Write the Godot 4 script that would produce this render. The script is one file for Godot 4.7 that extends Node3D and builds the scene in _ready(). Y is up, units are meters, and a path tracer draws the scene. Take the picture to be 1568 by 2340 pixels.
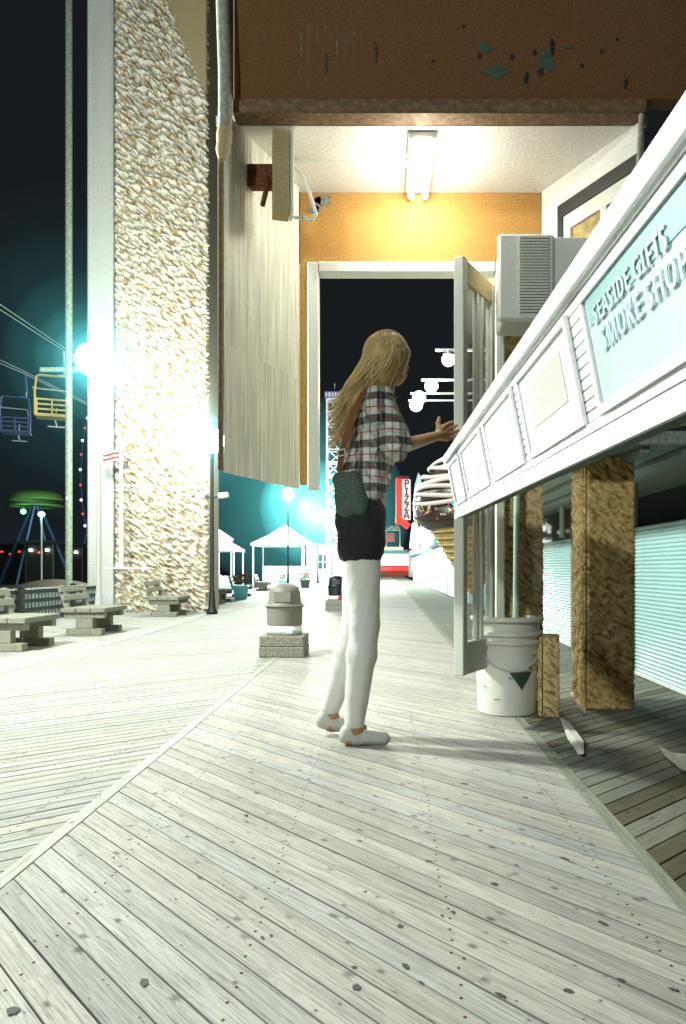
extends Node3D
# Night boardwalk with a raised doorway and canopy in front of it. Metres, y up, camera looks along -z.
# Photograph measures below are on a 1568 x 2340 grid: horizon row 1300, vanishing column 880, focal length 1600.
const EYE := 0.78
const FOC := 1600.0
const VPX := 880.0
const VPY := 1300.0

var mats := {}
var names := {}
var rng := RandomNumberGenerator.new()
var n_fine := FastNoiseLite.new()
var n_coarse := FastNoiseLite.new()

# ------------------------------------------------------------------ geometry
class MB:
	var v := PackedVector3Array()
	var n := PackedVector3Array()
	var uv := PackedVector2Array()
	var c := PackedColorArray()
	var col := Color(1, 1, 1)
	func tri(a: Vector3, b: Vector3, d: Vector3, na: Vector3, nb: Vector3, nd: Vector3):
		v.append(a); v.append(d); v.append(b)
		n.append(na); n.append(nd); n.append(nb)
		for k in 3:
			c.append(col)
			uv.append(Vector2.ZERO)
	func quad(a: Vector3, b: Vector3, d: Vector3, e: Vector3):
		var nn := (b - a).cross(e - a)
		if nn.length() < 1e-12:
			nn = (d - b).cross(e - d)
		nn = nn.normalized()
		tri(a, b, d, nn, nn, nn)
		tri(a, d, e, nn, nn, nn)
	func flat(a: Vector3, b: Vector3, d: Vector3):
		var nn := (b - a).cross(d - a).normalized()
		tri(a, b, d, nn, nn, nn)
	# box with chamfered edges
	func box(ctr: Vector3, size: Vector3, bs := Basis(), ch := -1.0):
		var h := size * 0.5
		var w: float = ch if ch >= 0.0 else min(0.006, 0.18 * min(size.x, min(size.y, size.z)))
		var ax := [Vector3(1, 0, 0), Vector3(0, 1, 0), Vector3(0, 0, 1)]
		var hh := [h.x, h.y, h.z]
		var pt := func(i: int, s: Array) -> Vector3:
			var p := Vector3.ZERO
			for k in 3:
				p += ax[k] * (s[k] * (hh[k] if k == i else hh[k] - w))
			return ctr + bs * p
		for i in 3:
			var j := (i + 1) % 3
			var k := (i + 2) % 3
			for s in [-1, 1]:
				var q := []
				for t in [[-1, -1], [1, -1], [1, 1], [-1, 1]]:
					var sg := [0, 0, 0]
					sg[i] = s; sg[j] = t[0]; sg[k] = t[1]
					q.append(pt.call(i, sg))
				if s > 0: quad(q[0], q[1], q[2], q[3])
				else: quad(q[3], q[2], q[1], q[0])
		if w <= 0.0:
			return
		for i in 3:
			var j := (i + 1) % 3
			var k := (i + 2) % 3
			for sj in [-1, 1]:
				for sk in [-1, 1]:
					var s0 := [0, 0, 0]; var s1 := [0, 0, 0]
					s0[i] = -1; s1[i] = 1
					s0[j] = sj; s1[j] = sj; s0[k] = sk; s1[k] = sk
					var a: Vector3 = pt.call(j, s0); var b: Vector3 = pt.call(k, s0)
					var d: Vector3 = pt.call(k, s1); var e: Vector3 = pt.call(j, s1)
					if sj * sk > 0: quad(e, d, b, a)
					else: quad(a, b, d, e)
		for sx in [-1, 1]:
			for sy in [-1, 1]:
				for sz in [-1, 1]:
					var s := [sx, sy, sz]
					var a: Vector3 = pt.call(0, s); var b: Vector3 = pt.call(1, s); var d: Vector3 = pt.call(2, s)
					if sx * sy * sz > 0: flat(a, b, d)
					else: flat(a, d, b)
	func bar(a: Vector3, b: Vector3, w: float, t: float, up := Vector3.UP):
		var f := (b - a).normalized()
		var sd := up.cross(f)
		if sd.length() < 1e-4:
			sd = Vector3.RIGHT.cross(f)
		sd = sd.normalized()
		box((a + b) * 0.5, Vector3(w, t, a.distance_to(b)), Basis(sd, f.cross(sd), f), min(w, t) * 0.15)
	func tube(pts: Array, rad, sides := 10):
		var m := pts.size()
		var rings := []
		var ref := Vector3(0.31, 0.83, 0.47)
		for i in m:
			var f: Vector3 = (pts[min(i + 1, m - 1)] - pts[max(i - 1, 0)]).normalized()
			var sd := f.cross(ref)
			if sd.length() < 0.05: sd = f.cross(Vector3(1, 0, 0))
			sd = sd.normalized()
			ref = sd.cross(f).normalized()
			var r: float = rad[i] if rad is Array else rad
			var ring := []
			for k in sides:
				var an := TAU * k / sides
				var d := sd * cos(an) + ref * sin(an)
				ring.append([pts[i] + d * r, d])
			rings.append(ring)
		for i in m - 1:
			for k in sides:
				var k2 := (k + 1) % sides
				var a = rings[i][k]; var b = rings[i][k2]; var d = rings[i + 1][k2]; var e = rings[i + 1][k]
				tri(a[0], d[0], b[0], a[1], d[1], b[1])
				tri(a[0], e[0], d[0], a[1], e[1], d[1])
		for q in [[0, 1], [m - 1, -1]]:
			var ring = rings[q[0]]
			var ctr: Vector3 = pts[q[0]]
			for k in sides:
				var k2 := (k + 1) % sides
				if q[1] > 0: flat(ctr, ring[k][0], ring[k2][0])
				else: flat(ctr, ring[k2][0], ring[k][0])
	# profile: [[radius, height], ...] from bottom to top
	func lathe(ctr: Vector3, prof: Array, sides := 20, wob := 0.0, bs := Basis()):
		var rings := []
		for i in prof.size():
			var p0 = prof[max(i - 1, 0)]; var p1 = prof[min(i + 1, prof.size() - 1)]
			var sl := Vector2(p1[1] - p0[1], -(p1[0] - p0[0])).normalized()
			var ring := []
			for k in sides:
				var an := TAU * k / sides
				var r: float = prof[i][0] * (1.0 + wob * (sin(an * 3.0 + i * 1.7) * 0.6 + sin(an * 7.0 + i * 2.9) * 0.4))
				ring.append([ctr + bs * Vector3(cos(an) * r, prof[i][1], sin(an) * r), bs * Vector3(cos(an) * sl.x, sl.y, sin(an) * sl.x)])
			rings.append(ring)
		for i in prof.size() - 1:
			for k in sides:
				var k2 := (k + 1) % sides
				var a = rings[i][k]; var b = rings[i][k2]; var d = rings[i + 1][k2]; var e = rings[i + 1][k]
				tri(a[0], d[0], b[0], a[1], d[1], b[1])
				tri(a[0], e[0], d[0], a[1], e[1], d[1])
	func ball(ctr: Vector3, r: Vector3, sides := 16, rows := 10):
		var pr := []
		for i in rows + 1:
			var t := -PI / 2 + PI * i / rows
			pr.append([cos(t), sin(t)])
		lathe(ctr, pr, sides, 0.0, Basis.from_scale(r))
	# polygon in the xz plane, extruded
	func slab(poly: PackedVector2Array, y0: float, y1: float, dir := Vector2.RIGHT, off := Vector2.ZERO, uvs := Vector2.ONE):
		var pl := poly
		if Geometry2D.is_polygon_clockwise(pl):
			pl = poly.duplicate(); pl.reverse()
		var k := pl.size()
		var pd := Vector2(-dir.y, dir.x)
		for i in range(1, k - 1):
			var s := v.size()
			flat(Vector3(pl[0].x, y1, pl[0].y), Vector3(pl[i + 1].x, y1, pl[i + 1].y), Vector3(pl[i].x, y1, pl[i].y))
			var o := [pl[0], pl[i], pl[i + 1]]
			for q in 3:
				uv[s + q] = Vector2(o[q].dot(dir), o[q].dot(pd)) * uvs + off
		for i in k:
			var a := pl[i]; var b := pl[(i + 1) % k]
			var s := v.size()
			quad(Vector3(a.x, y1, a.y), Vector3(b.x, y1, b.y), Vector3(b.x, y0, b.y), Vector3(a.x, y0, a.y))
			for q in 6:
				uv[s + q] = Vector2(a.dot(dir), a.dot(pd)) * uvs + off
	func mesh(m: Material) -> ArrayMesh:
		var am := ArrayMesh.new()
		var arr := []
		arr.resize(Mesh.ARRAY_MAX)
		arr[Mesh.ARRAY_VERTEX] = v
		arr[Mesh.ARRAY_NORMAL] = n
		arr[Mesh.ARRAY_TEX_UV] = uv
		arr[Mesh.ARRAY_COLOR] = c
		am.add_surface_from_arrays(Mesh.PRIMITIVE_TRIANGLES, arr)
		am.surface_set_material(0, m)
		return am

func px(x: float, y: float, z: float) -> Vector3:   # point seen at a grid position, at distance z in front of the camera
	return Vector3((x - VPX) * z / FOC, EYE + (VPY - y) * z / FOC, -z)

func numbered(called: String) -> String:
	if not names.has(called):
		names[called] = 0
		return called
	names[called] += 1
	return "%s_%03d" % [called, names[called]]

func tag(o: Node, label: String, category: String, group := "") -> Node:
	o.set_meta("label", label)
	o.set_meta("category", category)
	if group != "": o.set_meta("group", group)
	return o

func thing(called: String, label: String, category: String, at := Vector3.ZERO, turn := 0.0, group := "") -> Node3D:
	var o := Node3D.new()
	o.name = numbered(called)
	add_child(o)
	o.position = at
	o.rotation.y = turn
	tag(o, label, category, group)
	return o

func part(called: String, mb: MB, m: Material, parent: Node, at := Vector3.ZERO) -> MeshInstance3D:
	var o := MeshInstance3D.new()
	o.name = called if parent != self else numbered(called)
	o.mesh = mb.mesh(m)
	parent.add_child(o, true)
	o.position = at
	return o

func structure(called: String, mb: MB, m: Material) -> MeshInstance3D:
	var o := part(called, mb, m, self)
	o.set_meta("kind", "structure")
	return o

func copy_of(src: Node3D, at: Vector3, label: String, turn := 0.0) -> Node3D:
	var c := src.duplicate()
	c.name = numbered(String(src.name).split("_0")[0])
	add_child(c)
	c.position = at
	c.rotation.y = turn
	c.set_meta("label", label)
	return c

# ------------------------------------------------------------------ materials
func lin(r: float, g: float, b: float) -> Color:
	return Color(r, g, b).linear_to_srgb()

func make(called: String, col: Color, rough := 0.7, metal := 0.0) -> StandardMaterial3D:
	var m := StandardMaterial3D.new()
	m.resource_name = called
	m.albedo_color = Color(col.r, col.g, col.b).linear_to_srgb()
	m.roughness = rough
	m.metallic = metal
	mats[called] = m
	return m

func glow(called: String, col: Color, e: float) -> StandardMaterial3D:
	var m := make(called, Color(col.r * 0.55, col.g * 0.55, col.b * 0.55), 0.5)
	m.emission_enabled = true
	m.emission = Color(col.r, col.g, col.b).linear_to_srgb()
	m.emission_energy_multiplier = e
	return m

func noise_tex(seed_: int, freq: float, lo: Color, hi: Color, size := 512, oct := 5, normal := false, strength := 4.0) -> ImageTexture:
	var f := FastNoiseLite.new()
	f.seed = seed_
	f.noise_type = FastNoiseLite.TYPE_SIMPLEX_SMOOTH
	f.frequency = freq
	f.fractal_octaves = oct
	f.fractal_gain = 0.62
	var im := f.get_seamless_image(size, size)
	im.convert(Image.FORMAT_RGBA8)
	if normal:
		im.bump_map_to_normal_map(strength)
	else:
		var d := im.get_data()
		var a := lo.linear_to_srgb(); var b := hi.linear_to_srgb()
		for i in range(0, d.size(), 4):
			var t := clampf((d[i] / 255.0 - 0.25) * 2.0, 0.0, 1.0)
			d[i] = int(255 * lerpf(a.r, b.r, t)); d[i + 1] = int(255 * lerpf(a.g, b.g, t)); d[i + 2] = int(255 * lerpf(a.b, b.b, t)); d[i + 3] = 255
		im = Image.create_from_data(size, size, false, Image.FORMAT_RGBA8, d)
	return ImageTexture.create_from_image(im)

func speckled(m: StandardMaterial3D, tex: Texture2D, scale_: float, nrm: Texture2D = null, ns := 0.5):
	m.albedo_texture = tex
	m.uv1_triplanar = true
	m.uv1_world_triplanar = true
	m.uv1_scale = Vector3.ONE * scale_
	if nrm:
		m.normal_enabled = true
		m.normal_texture = nrm
		m.normal_scale = ns

func wood_texture() -> ImageTexture:
	# sun-bleached deck timber, eight boards wide: grain, checks, knots, nail stains
	var w := 2048; var h := 512
	var g := FastNoiseLite.new(); g.seed = 5; g.frequency = 1.0; g.fractal_octaves = 4
	var s := FastNoiseLite.new(); s.seed = 19; s.frequency = 1.0; s.fractal_octaves = 3
	var knots := []
	var kr := RandomNumberGenerator.new(); kr.seed = 77
	for i in 70:
		knots.append([kr.randf() * w, kr.randf() * h, kr.randf_range(3.0, 9.0), kr.randf_range(0.35, 0.85)])
	for i in 60:
		knots.append([kr.randf() * w, (floor(kr.randf() * 8.0) + (0.2 if kr.randf() < 0.5 else 0.8)) * 64.0, kr.randf_range(1.4, 2.6), 0.9])
	var d := PackedByteArray(); d.resize(w * h * 3)
	var cell := {}
	for k in knots:
		for cx in range(int((k[0] - 60) / 64) , int((k[0] + 60) / 64) + 1):
			for cy in range(int((k[1] - 40) / 64), int((k[1] + 40) / 64) + 1):
				var key := Vector2i(cx, cy)
				if not cell.has(key): cell[key] = []
				cell[key].append(k)
	for y in h:
		for x in w:
			var bend := 0.0; var dark := 0.0
			var near = cell.get(Vector2i(x / 64, y / 64))
			if near:
				for k in near:
					var dx: float = (x - k[0]) * 0.55; var dy: float = y - k[1]
					var r: float = sqrt(dx * dx + dy * dy)
					if r < k[2] * 4.0:
						bend += exp(-r / (k[2] * 1.4)) * 0.9 * signf(dy)
						dark = max(dark, k[3] * clampf(1.35 - r / k[2], 0.0, 1.0))
			var fx := x / 256.0; var fy := y / 64.0
			var band := floorf(fy)
			var fine := g.get_noise_2d(fx * 0.9 + band * 31.0, fy * 26.0 + bend * 3.0 + band * 7.0)
			var mid := g.get_noise_2d(fx * 0.5 + band * 13.0 + 90.0, fy * 7.0 + bend * 2.0)
			var st := s.get_noise_2d(fx * 1.1 + 40.0, fy * 1.5)
			var chk := clampf((g.get_noise_2d(fx * 1.4 + 7.0, fy * 18.0 + 55.0) - 0.3) * 3.4, 0.0, 1.0)
			var t := 0.86 + fine * 0.30 + mid * 0.20 + st * 0.10 - chk * 0.42
			t *= 1.0 - dark * 0.85
			t = clampf(t, 0.06, 1.0)
			var o := (y * w + x) * 3
			d[o] = int(255 * pow(t, 0.62)); d[o + 1] = int(255 * pow(t * 0.985, 0.62)); d[o + 2] = int(255 * pow(t * 0.955, 0.62))
	return ImageTexture.create_from_image(Image.create_from_data(w, h, false, Image.FORMAT_RGB8, d))

func plaid_texture() -> ImageTexture:
	var w := 256
	var im := Image.create(w, w, false, Image.FORMAT_RGB8)
	var kr := RandomNumberGenerator.new(); kr.seed = 4
	for y in w:
		for x in w:
			var u := float(x % 128) / 128.0; var q := float(y % 128) / 128.0
			var a := 0.0; var b := 0.0
			if u < 0.36: a = 1.0
			if q < 0.36: b = 1.0
			var c := Color(0.86, 0.88, 0.85)
			if a + b > 1.5: c = Color(0.05, 0.05, 0.07)
			elif a + b > 0.5: c = Color(0.16, 0.15, 0.16) if (x + y) % 4 < 2 else Color(0.52, 0.49, 0.46)
			if absf(u - 0.68) < 0.03 or absf(q - 0.68) < 0.03: c = c.lerp(Color(0.5, 0.12, 0.05), 0.75)
			if absf(u - 0.18) < 0.02: c = c.lerp(Color(0.75, 0.8, 0.75), 0.6)
			c = c * kr.randf_range(0.86, 1.0)
			im.set_pixel(x, y, Color(c.r, c.g, c.b))
	return ImageTexture.create_from_image(im)

func make_materials():
	n_fine.seed = 3; n_fine.frequency = 1.0; n_fine.fractal_octaves = 3
	n_coarse.seed = 8; n_coarse.frequency = 1.0; n_coarse.fractal_octaves = 2
	var wood := wood_texture()
	var deck := make("deck wood", Color(0.80, 0.80, 0.78), 0.75)
	deck.albedo_texture = wood
	deck.vertex_color_use_as_albedo = true
	var grain := noise_tex(21, 0.05, Color(0.62, 0.62, 0.62), Color(1, 1, 1), 512, 5)
	var fleck := noise_tex(33, 0.02, Color(0.5, 0.5, 0.48), Color(1, 1, 1), 512, 6)
	var soft := noise_tex(24, 0.06, Color(0.86, 0.86, 0.85), Color(1, 1, 1), 512, 5)
	var bump := noise_tex(52, 0.06, Color.BLACK, Color.WHITE, 512, 5, true, 6.0)
	var streak := Image.create(256, 256, false, Image.FORMAT_RGB8)
	var sn := FastNoiseLite.new(); sn.seed = 9; sn.frequency = 0.09; sn.fractal_octaves = 4
	for y in 256:
		for x in 256:
			var t := clampf(0.90 + sn.get_noise_2d(x * 1.6, y * 0.06) * 0.22, 0.3, 1.0)
			streak.set_pixel(x, y, Color(t, t, t * 0.97))
	var stk := ImageTexture.create_from_image(streak)
	for a in [
		["stone white", Color(0.60, 0.62, 0.58), 0.8, 1.6, grain], ["ceiling paint", Color(0.78, 0.78, 0.75), 0.8, 1.3, soft], ["sheet paint", Color(0.80, 0.82, 0.75), 0.55, 1.1, stk],
		["ochre wall", Color(0.62, 0.33, 0.085), 0.85, 3.2, grain], ["beam paint", Color(0.19, 0.078, 0.019), 0.8, 2.9, grain], ["beam trim", Color(0.22, 0.13, 0.06), 0.8, 2.3, fleck],
		["frame paint", Color(0.72, 0.73, 0.68), 0.55, 2.9, soft], ["pipe paint", Color(0.42, 0.42, 0.36), 0.6, 3.1, fleck], ["rust", Color(0.20, 0.065, 0.02), 0.9, 4.0, fleck],
		["box tan", Color(0.50, 0.40, 0.20), 0.7, 3.3, grain], ["fascia white", Color(0.86, 0.88, 0.88), 0.5, 1.2, soft], ["sign blue", Color(0.62, 0.76, 0.79), 0.45, 4.1, soft],
		["sign teal", Color(0.34, 0.60, 0.62), 0.45, 5.0, soft], ["shutter metal", Color(0.38, 0.60, 0.62), 0.45, 2.0, soft], ["soffit", Color(0.30, 0.36, 0.31), 0.7, 1.5, grain],
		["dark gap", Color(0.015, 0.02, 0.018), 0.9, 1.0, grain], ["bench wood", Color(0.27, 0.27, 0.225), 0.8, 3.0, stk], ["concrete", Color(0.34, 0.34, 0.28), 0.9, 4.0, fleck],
		["can dark", Color(0.012, 0.016, 0.017), 0.35, 4.0, grain], ["can grey", Color(0.26, 0.25, 0.21), 0.5, 4.0, grain], ["red paint", Color(0.62, 0.035, 0.03), 0.5, 4.0, grain],
		["bucket plastic", Color(0.80, 0.80, 0.74), 0.45, 4.0, soft], ["label dark", Color(0.05, 0.10, 0.06), 0.6, 5.0, grain], ["green pole", Color(0.50, 0.66, 0.55), 0.45, 2.0, soft],
		["tower pole", Color(0.30, 0.38, 0.28), 0.6, 1.7, fleck], ["black iron", Color(0.012, 0.014, 0.015), 0.5, 2.0, grain], ["yellow paint", Color(0.72, 0.52, 0.10), 0.45, 4.0, grain],
		["blue paint", Color(0.05, 0.10, 0.28), 0.45, 4.0, grain], ["steel pale", Color(0.62, 0.66, 0.66), 0.4, 4.0, soft], ["picket", Color(0.45, 0.55, 0.53), 0.8, 4.0, grain],
		["beach", Color(0.035, 0.038, 0.034), 0.95, 0.3, fleck], ["sand", Color(0.26, 0.24, 0.17), 0.95, 1.3, fleck], ["tent cloth", Color(0.80, 0.81, 0.79), 0.7, 1.0, soft],
		["turquoise", Color(0.14, 0.60, 0.66), 0.5, 1.6, soft], ["pale blue", Color(0.62, 0.80, 0.84), 0.5, 1.6, soft], ["brick red", Color(0.55, 0.08, 0.045), 0.6, 1.5, grain],
		["green ride", Color(0.10, 0.20, 0.05), 0.5, 1.0, grain], ["truss pink", Color(0.66, 0.55, 0.56), 0.5, 1.5, grain], ["icing", Color(0.46, 0.39, 0.38), 0.4, 2.0, soft],
		["chocolate", Color(0.03, 0.018, 0.014), 0.35, 2.0, grain], ["wafer", Color(0.50, 0.36, 0.13), 0.7, 2.0, fleck], ["wafer orange", Color(0.62, 0.22, 0.04), 0.6, 2.0, grain],
		["skin", Color(0.52, 0.28, 0.14), 0.55, 6.0, grain], ["shorts", Color(0.012, 0.013, 0.016), 0.85, 9.0, grain], ["leather", Color(0.24, 0.085, 0.02), 0.5, 7.0, grain],
		["bag green", Color(0.09, 0.13, 0.10), 0.8, 8.0, fleck], ["pale cloth", Color(0.72, 0.72, 0.68), 0.85, 9.0, soft], ["shoe", Color(0.62, 0.62, 0.58), 0.6, 7.0, grain], ["paper", Color(0.78, 0.78, 0.72), 0.8, 5.0, grain],
		["ac plastic", Color(0.74, 0.75, 0.70), 0.5, 3.0, soft], ["brass", Color(0.7, 0.6, 0.35), 0.3, 5.0, grain], ["pink letters", Color(0.32, 0.05, 0.07), 0.5, 5.0, grain],
		["leaf", Color(0.05, 0.12, 0.035), 0.7, 5.0, grain], ["petal", Color(0.6, 0.05, 0.03), 0.6, 5.0, grain]]:
		var m := make(a[0], a[1], a[2])
		speckled(m, a[4], a[3], bump, 0.12 if a[4] == soft else 0.35)
	mats["rust"].metallic = 0.1
	for k in ["beam paint", "ochre wall", "concrete"]:
		mats[k].normal_scale = 0.9
	var st := make("stucco", Color(1, 1, 1), 0.9)
	st.vertex_color_use_as_albedo = true
	var hair := make("hair", Color(1, 1, 1), 0.5)
	hair.vertex_color_use_as_albedo = true
	var pl := make("plaid", Color(1, 1, 1), 0.85)
	pl.albedo_texture = plaid_texture(); pl.uv1_triplanar = true; pl.uv1_scale = Vector3.ONE * 5.2
	var gl := make("door glass", Color(0.35, 0.42, 0.38), 0.06)
	gl.transparency = BaseMaterial3D.TRANSPARENCY_ALPHA
	gl.albedo_color.a = 0.28
	glow("lamp glow", Color(0.80, 1.0, 1.0), 10.0)
	glow("tube glow", Color(1.0, 1.0, 0.96), 2.6)
	glow("warm bulb", Color(1.0, 0.95, 0.80), 9.0)
	glow("green bulb", Color(0.25, 1.0, 0.45), 2.0)
	glow("red bulb", Color(1.0, 0.10, 0.05), 0.35)
	glow("yellow sign light", Color(1.0, 0.85, 0.35), 4.0)
	glow("neon red", Color(1.0, 0.04, 0.03), 0.45)
	glow("menu light", Color(1.0, 0.95, 0.93), 1.1)
	glow("cyan sign light", Color(0.2, 0.9, 1.0), 0.8)
	glow("panel light", Color(1.0, 0.93, 0.93), 0.3)

func omni(parent: Node, at: Vector3, col: Color, e: float, size := 0.1):
	var l := OmniLight3D.new()
	l.name = "lamp_light"
	l.light_color = col
	l.light_energy = e
	l.light_size = size
	l.omni_range = 80.0
	l.omni_attenuation = 2.0
	l.shadow_enabled = true
	parent.add_child(l, true)
	l.position = at

# ------------------------------------------------------------------ main
func _ready():
	rng.seed = 1234
	# camera, sky, added fill light, exposure
	var cam := Camera3D.new()
	cam.name = "camera"
	cam.projection = Camera3D.PROJECTION_FRUSTUM
	cam.near = 0.05
	cam.far = 900.0
	var hgt := 2340.0 / FOC * cam.near
	cam.size = hgt
	cam.keep_aspect = Camera3D.KEEP_HEIGHT
	cam.frustum_offset = Vector2((784.0 - VPX) / FOC * cam.near, (VPY - 1170.0) / FOC * cam.near)
	cam.position = Vector3(0, EYE, 0)
	add_child(cam)
	cam.current = true
	var env := Environment.new()
	env.background_mode = Environment.BG_SKY
	var sky := Sky.new()
	var pm := ProceduralSkyMaterial.new()
	pm.sky_top_color = lin(0.0034, 0.0040, 0.0045)
	pm.sky_horizon_color = lin(0.0034, 0.0054, 0.0068)
	pm.ground_horizon_color = lin(0.003, 0.0045, 0.005)
	pm.ground_bottom_color = lin(0.0025, 0.003, 0.003)
	pm.sun_angle_max = 1.0
	sky.sky_material = pm
	env.sky = sky
	env.tonemap_mode = Environment.TONE_MAPPER_LINEAR
	env.tonemap_exposure = 2.6
	env.sdfgi_enabled = true
	env.ssao_enabled = true
	env.ssil_enabled = true
	env.volumetric_fog_enabled = true
	env.volumetric_fog_density = 0.0
	var we := WorldEnvironment.new()
	we.name = "world_environment"
	we.environment = env
	add_child(we)
	var night_fill := DirectionalLight3D.new()  # weak directional light, added only as overall fill
	night_fill.name = "fill_light"
	night_fill.light_energy = 0.04
	night_fill.light_color = Color(0.86, 0.95, 1.0)
	night_fill.light_angular_distance = 2.0
	night_fill.shadow_enabled = true
	add_child(night_fill)
	night_fill.look_at_from_position(Vector3.ZERO, Vector3(0.45, -0.8, -0.55))
	make_materials()
	build_ground()
	build_right_shop()
	build_awning()
	build_doorway()
	build_pillars()
	build_lamps()
	build_benches()
	build_cans()
	build_left_side()
	build_far()
	build_small()
	build_person()

# ------------------------------------------------------------------ setting
func build_ground():
	var g := MB.new()
	g.box(Vector3(0, -0.52, -60), Vector3(600, 0.1, 600), Basis(), 0.0)
	structure("ground", g, mats["beach"])
	var deck := Node3D.new()
	deck.name = "boardwalk"
	deck.set_meta("kind", "structure")
	add_child(deck)
	var base := MB.new()
	base.box(Vector3(-1.7, -0.25, -44), Vector3(7.2, 0.40, 90), Basis(), 0.0)  # near-black slab: the shade in the plank gaps is put into its colour
	part("gap_shade_slab", base, mats["dark gap"], deck)
	var far := MB.new()
	var nails := MB.new()
	var tone := RandomNumberGenerator.new(); tone.seed = 31
	var uvs := Vector2(0.5, 1.0 / 0.55)
	# x range, angle from straight ahead, board width, tint
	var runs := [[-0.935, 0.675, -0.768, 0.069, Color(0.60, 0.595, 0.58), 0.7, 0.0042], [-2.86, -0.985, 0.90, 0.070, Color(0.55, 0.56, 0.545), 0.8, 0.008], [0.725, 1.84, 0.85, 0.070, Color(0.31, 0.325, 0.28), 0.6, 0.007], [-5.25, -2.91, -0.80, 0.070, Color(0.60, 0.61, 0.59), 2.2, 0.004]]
	for r in runs:
		var dir := Vector2(sin(r[2]), -cos(r[2]))
		var pd := Vector2(-dir.y, dir.x)
		var zfar := 30.0
		var area := PackedVector2Array([Vector2(r[0], -r[5]), Vector2(r[1], -r[5]), Vector2(r[1], -zfar), Vector2(r[0], -zfar)])
		var lo := 1e9; var hi := -1e9
		for q in area:
			lo = min(lo, q.dot(pd)); hi = max(hi, q.dot(pd))
		for k in range(int(floor(lo / r[3])), int(ceil(hi / r[3]))):
			var a: float = k * r[3] + r[6] * 0.5; var b: float = (k + 1) * r[3] - r[6] * 0.5
			var strip := PackedVector2Array([pd * a + dir * -60.0, pd * a + dir * 60.0, pd * b + dir * 60.0, pd * b - dir * 60.0])
			for poly in Geometry2D.intersect_polygons(strip, area):
				var near := 1e9
				for q in poly: near = min(near, -q.y)
				var t := tone.randf_range(0.78, 1.06)
				var warm := tone.randf_range(-0.03, 0.03)
				var cc: Color = r[4]
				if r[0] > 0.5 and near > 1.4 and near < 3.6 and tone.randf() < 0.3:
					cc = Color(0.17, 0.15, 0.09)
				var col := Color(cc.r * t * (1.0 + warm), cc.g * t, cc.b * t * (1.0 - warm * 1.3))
				var off := Vector2(tone.randf() * 5.0, (floor(tone.randf() * 8.0)) / 8.0 - a * uvs.y + 0.004)
				var top := tone.randf_range(-0.0018, 0.0)
				if near < 5.0:
					var mb := MB.new(); mb.col = col
					mb.slab(poly, -0.03, top, dir, off, uvs)
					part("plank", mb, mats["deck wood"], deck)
					if near < 3.4:
						for jx in 9:
							var x: float = -2.8 + 0.42 * jx
							for sd in [0.26, 0.74]:
								var along: float = (x - (pd * lerpf(a, b, sd)).x) / dir.x
								var np: Vector2 = pd * lerpf(a, b, sd) + dir * (along + tone.randf_range(-0.008, 0.008))
								if Geometry2D.is_point_in_polygon(np, poly):
									nails.lathe(Vector3(np.x, top, np.y), [[0.0, -0.002], [0.0034, -0.002], [0.0034, 0.0007], [0.0, 0.0009]], 7)
				else:
					far.col = col
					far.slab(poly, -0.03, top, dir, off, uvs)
		var fs := MB.new(); fs.col = r[4] * 0.9
		fs.slab(PackedVector2Array([Vector2(r[0], -30.0), Vector2(r[1], -30.0), Vector2(r[1], -88.0), Vector2(r[0], -88.0)]), -0.03, -0.001, Vector2(0.7, 0.7), Vector2.ZERO, uvs)
		part("distant_boards", fs, mats["deck wood"], deck)
	var fo := part("far_planks", far, mats["deck wood"], deck)
	fo.set_meta("kind", "stuff")
	part("nail_heads", nails, mats["rust"], deck).set_meta("kind", "stuff")
	# drips and gum trodden into the boards, and a dead leaf
	for q in [[835, 2038, 6], [1035, 2084, 9], [1010, 2092, 6], [915, 2117, 13], [620, 2138, 7], [600, 2143, 9], [810, 2210, 9], [927, 2208, 14], [963, 2246, 9], [1145, 2275, 16], [815, 2256, 17], [1378, 2110, 14], [1290, 1962, 13], [1062, 1791, 11], [563, 1863, 7], [484, 1825, 4], [580, 1961, 5], [402, 2055, 4], [260, 1959, 5], [1130, 2020, 12], [980, 1968, 11], [1300, 2265, 16], [1420, 2240, 12], [760, 1708, 5], [1200, 1822, 7], [1098, 1898, 7], [1540, 2262, 14], [330, 2245, 20], [30, 2310, 24], [1060, 2190, 7]]:
		var z: float = EYE * FOC / (q[1] - VPY)
		var r2: float = q[2] * z / FOC * 0.8
		var mb := MB.new(); mb.col = Color(0.085, 0.095, 0.085)
		var pl := PackedVector2Array()
		for i in 18:
			var an := TAU * i / 18
			pl.append(Vector2((q[0] - VPX) * z / FOC, -z) + (Vector2(-0.695, -0.72) * cos(an) * 1.35 + Vector2(-0.72, 0.695) * sin(an) * 0.8) * r2 * (0.72 + 0.16 * sin(an * 2.0 + q[0]) + 0.12 * sin(an * 5.0 + q[1])))
		mb.slab(pl, 0.0002, 0.0009, Vector2.RIGHT, Vector2(tone.randf(), tone.randf()))
		part("stain_spot", mb, mats["deck wood"], deck)
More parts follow.
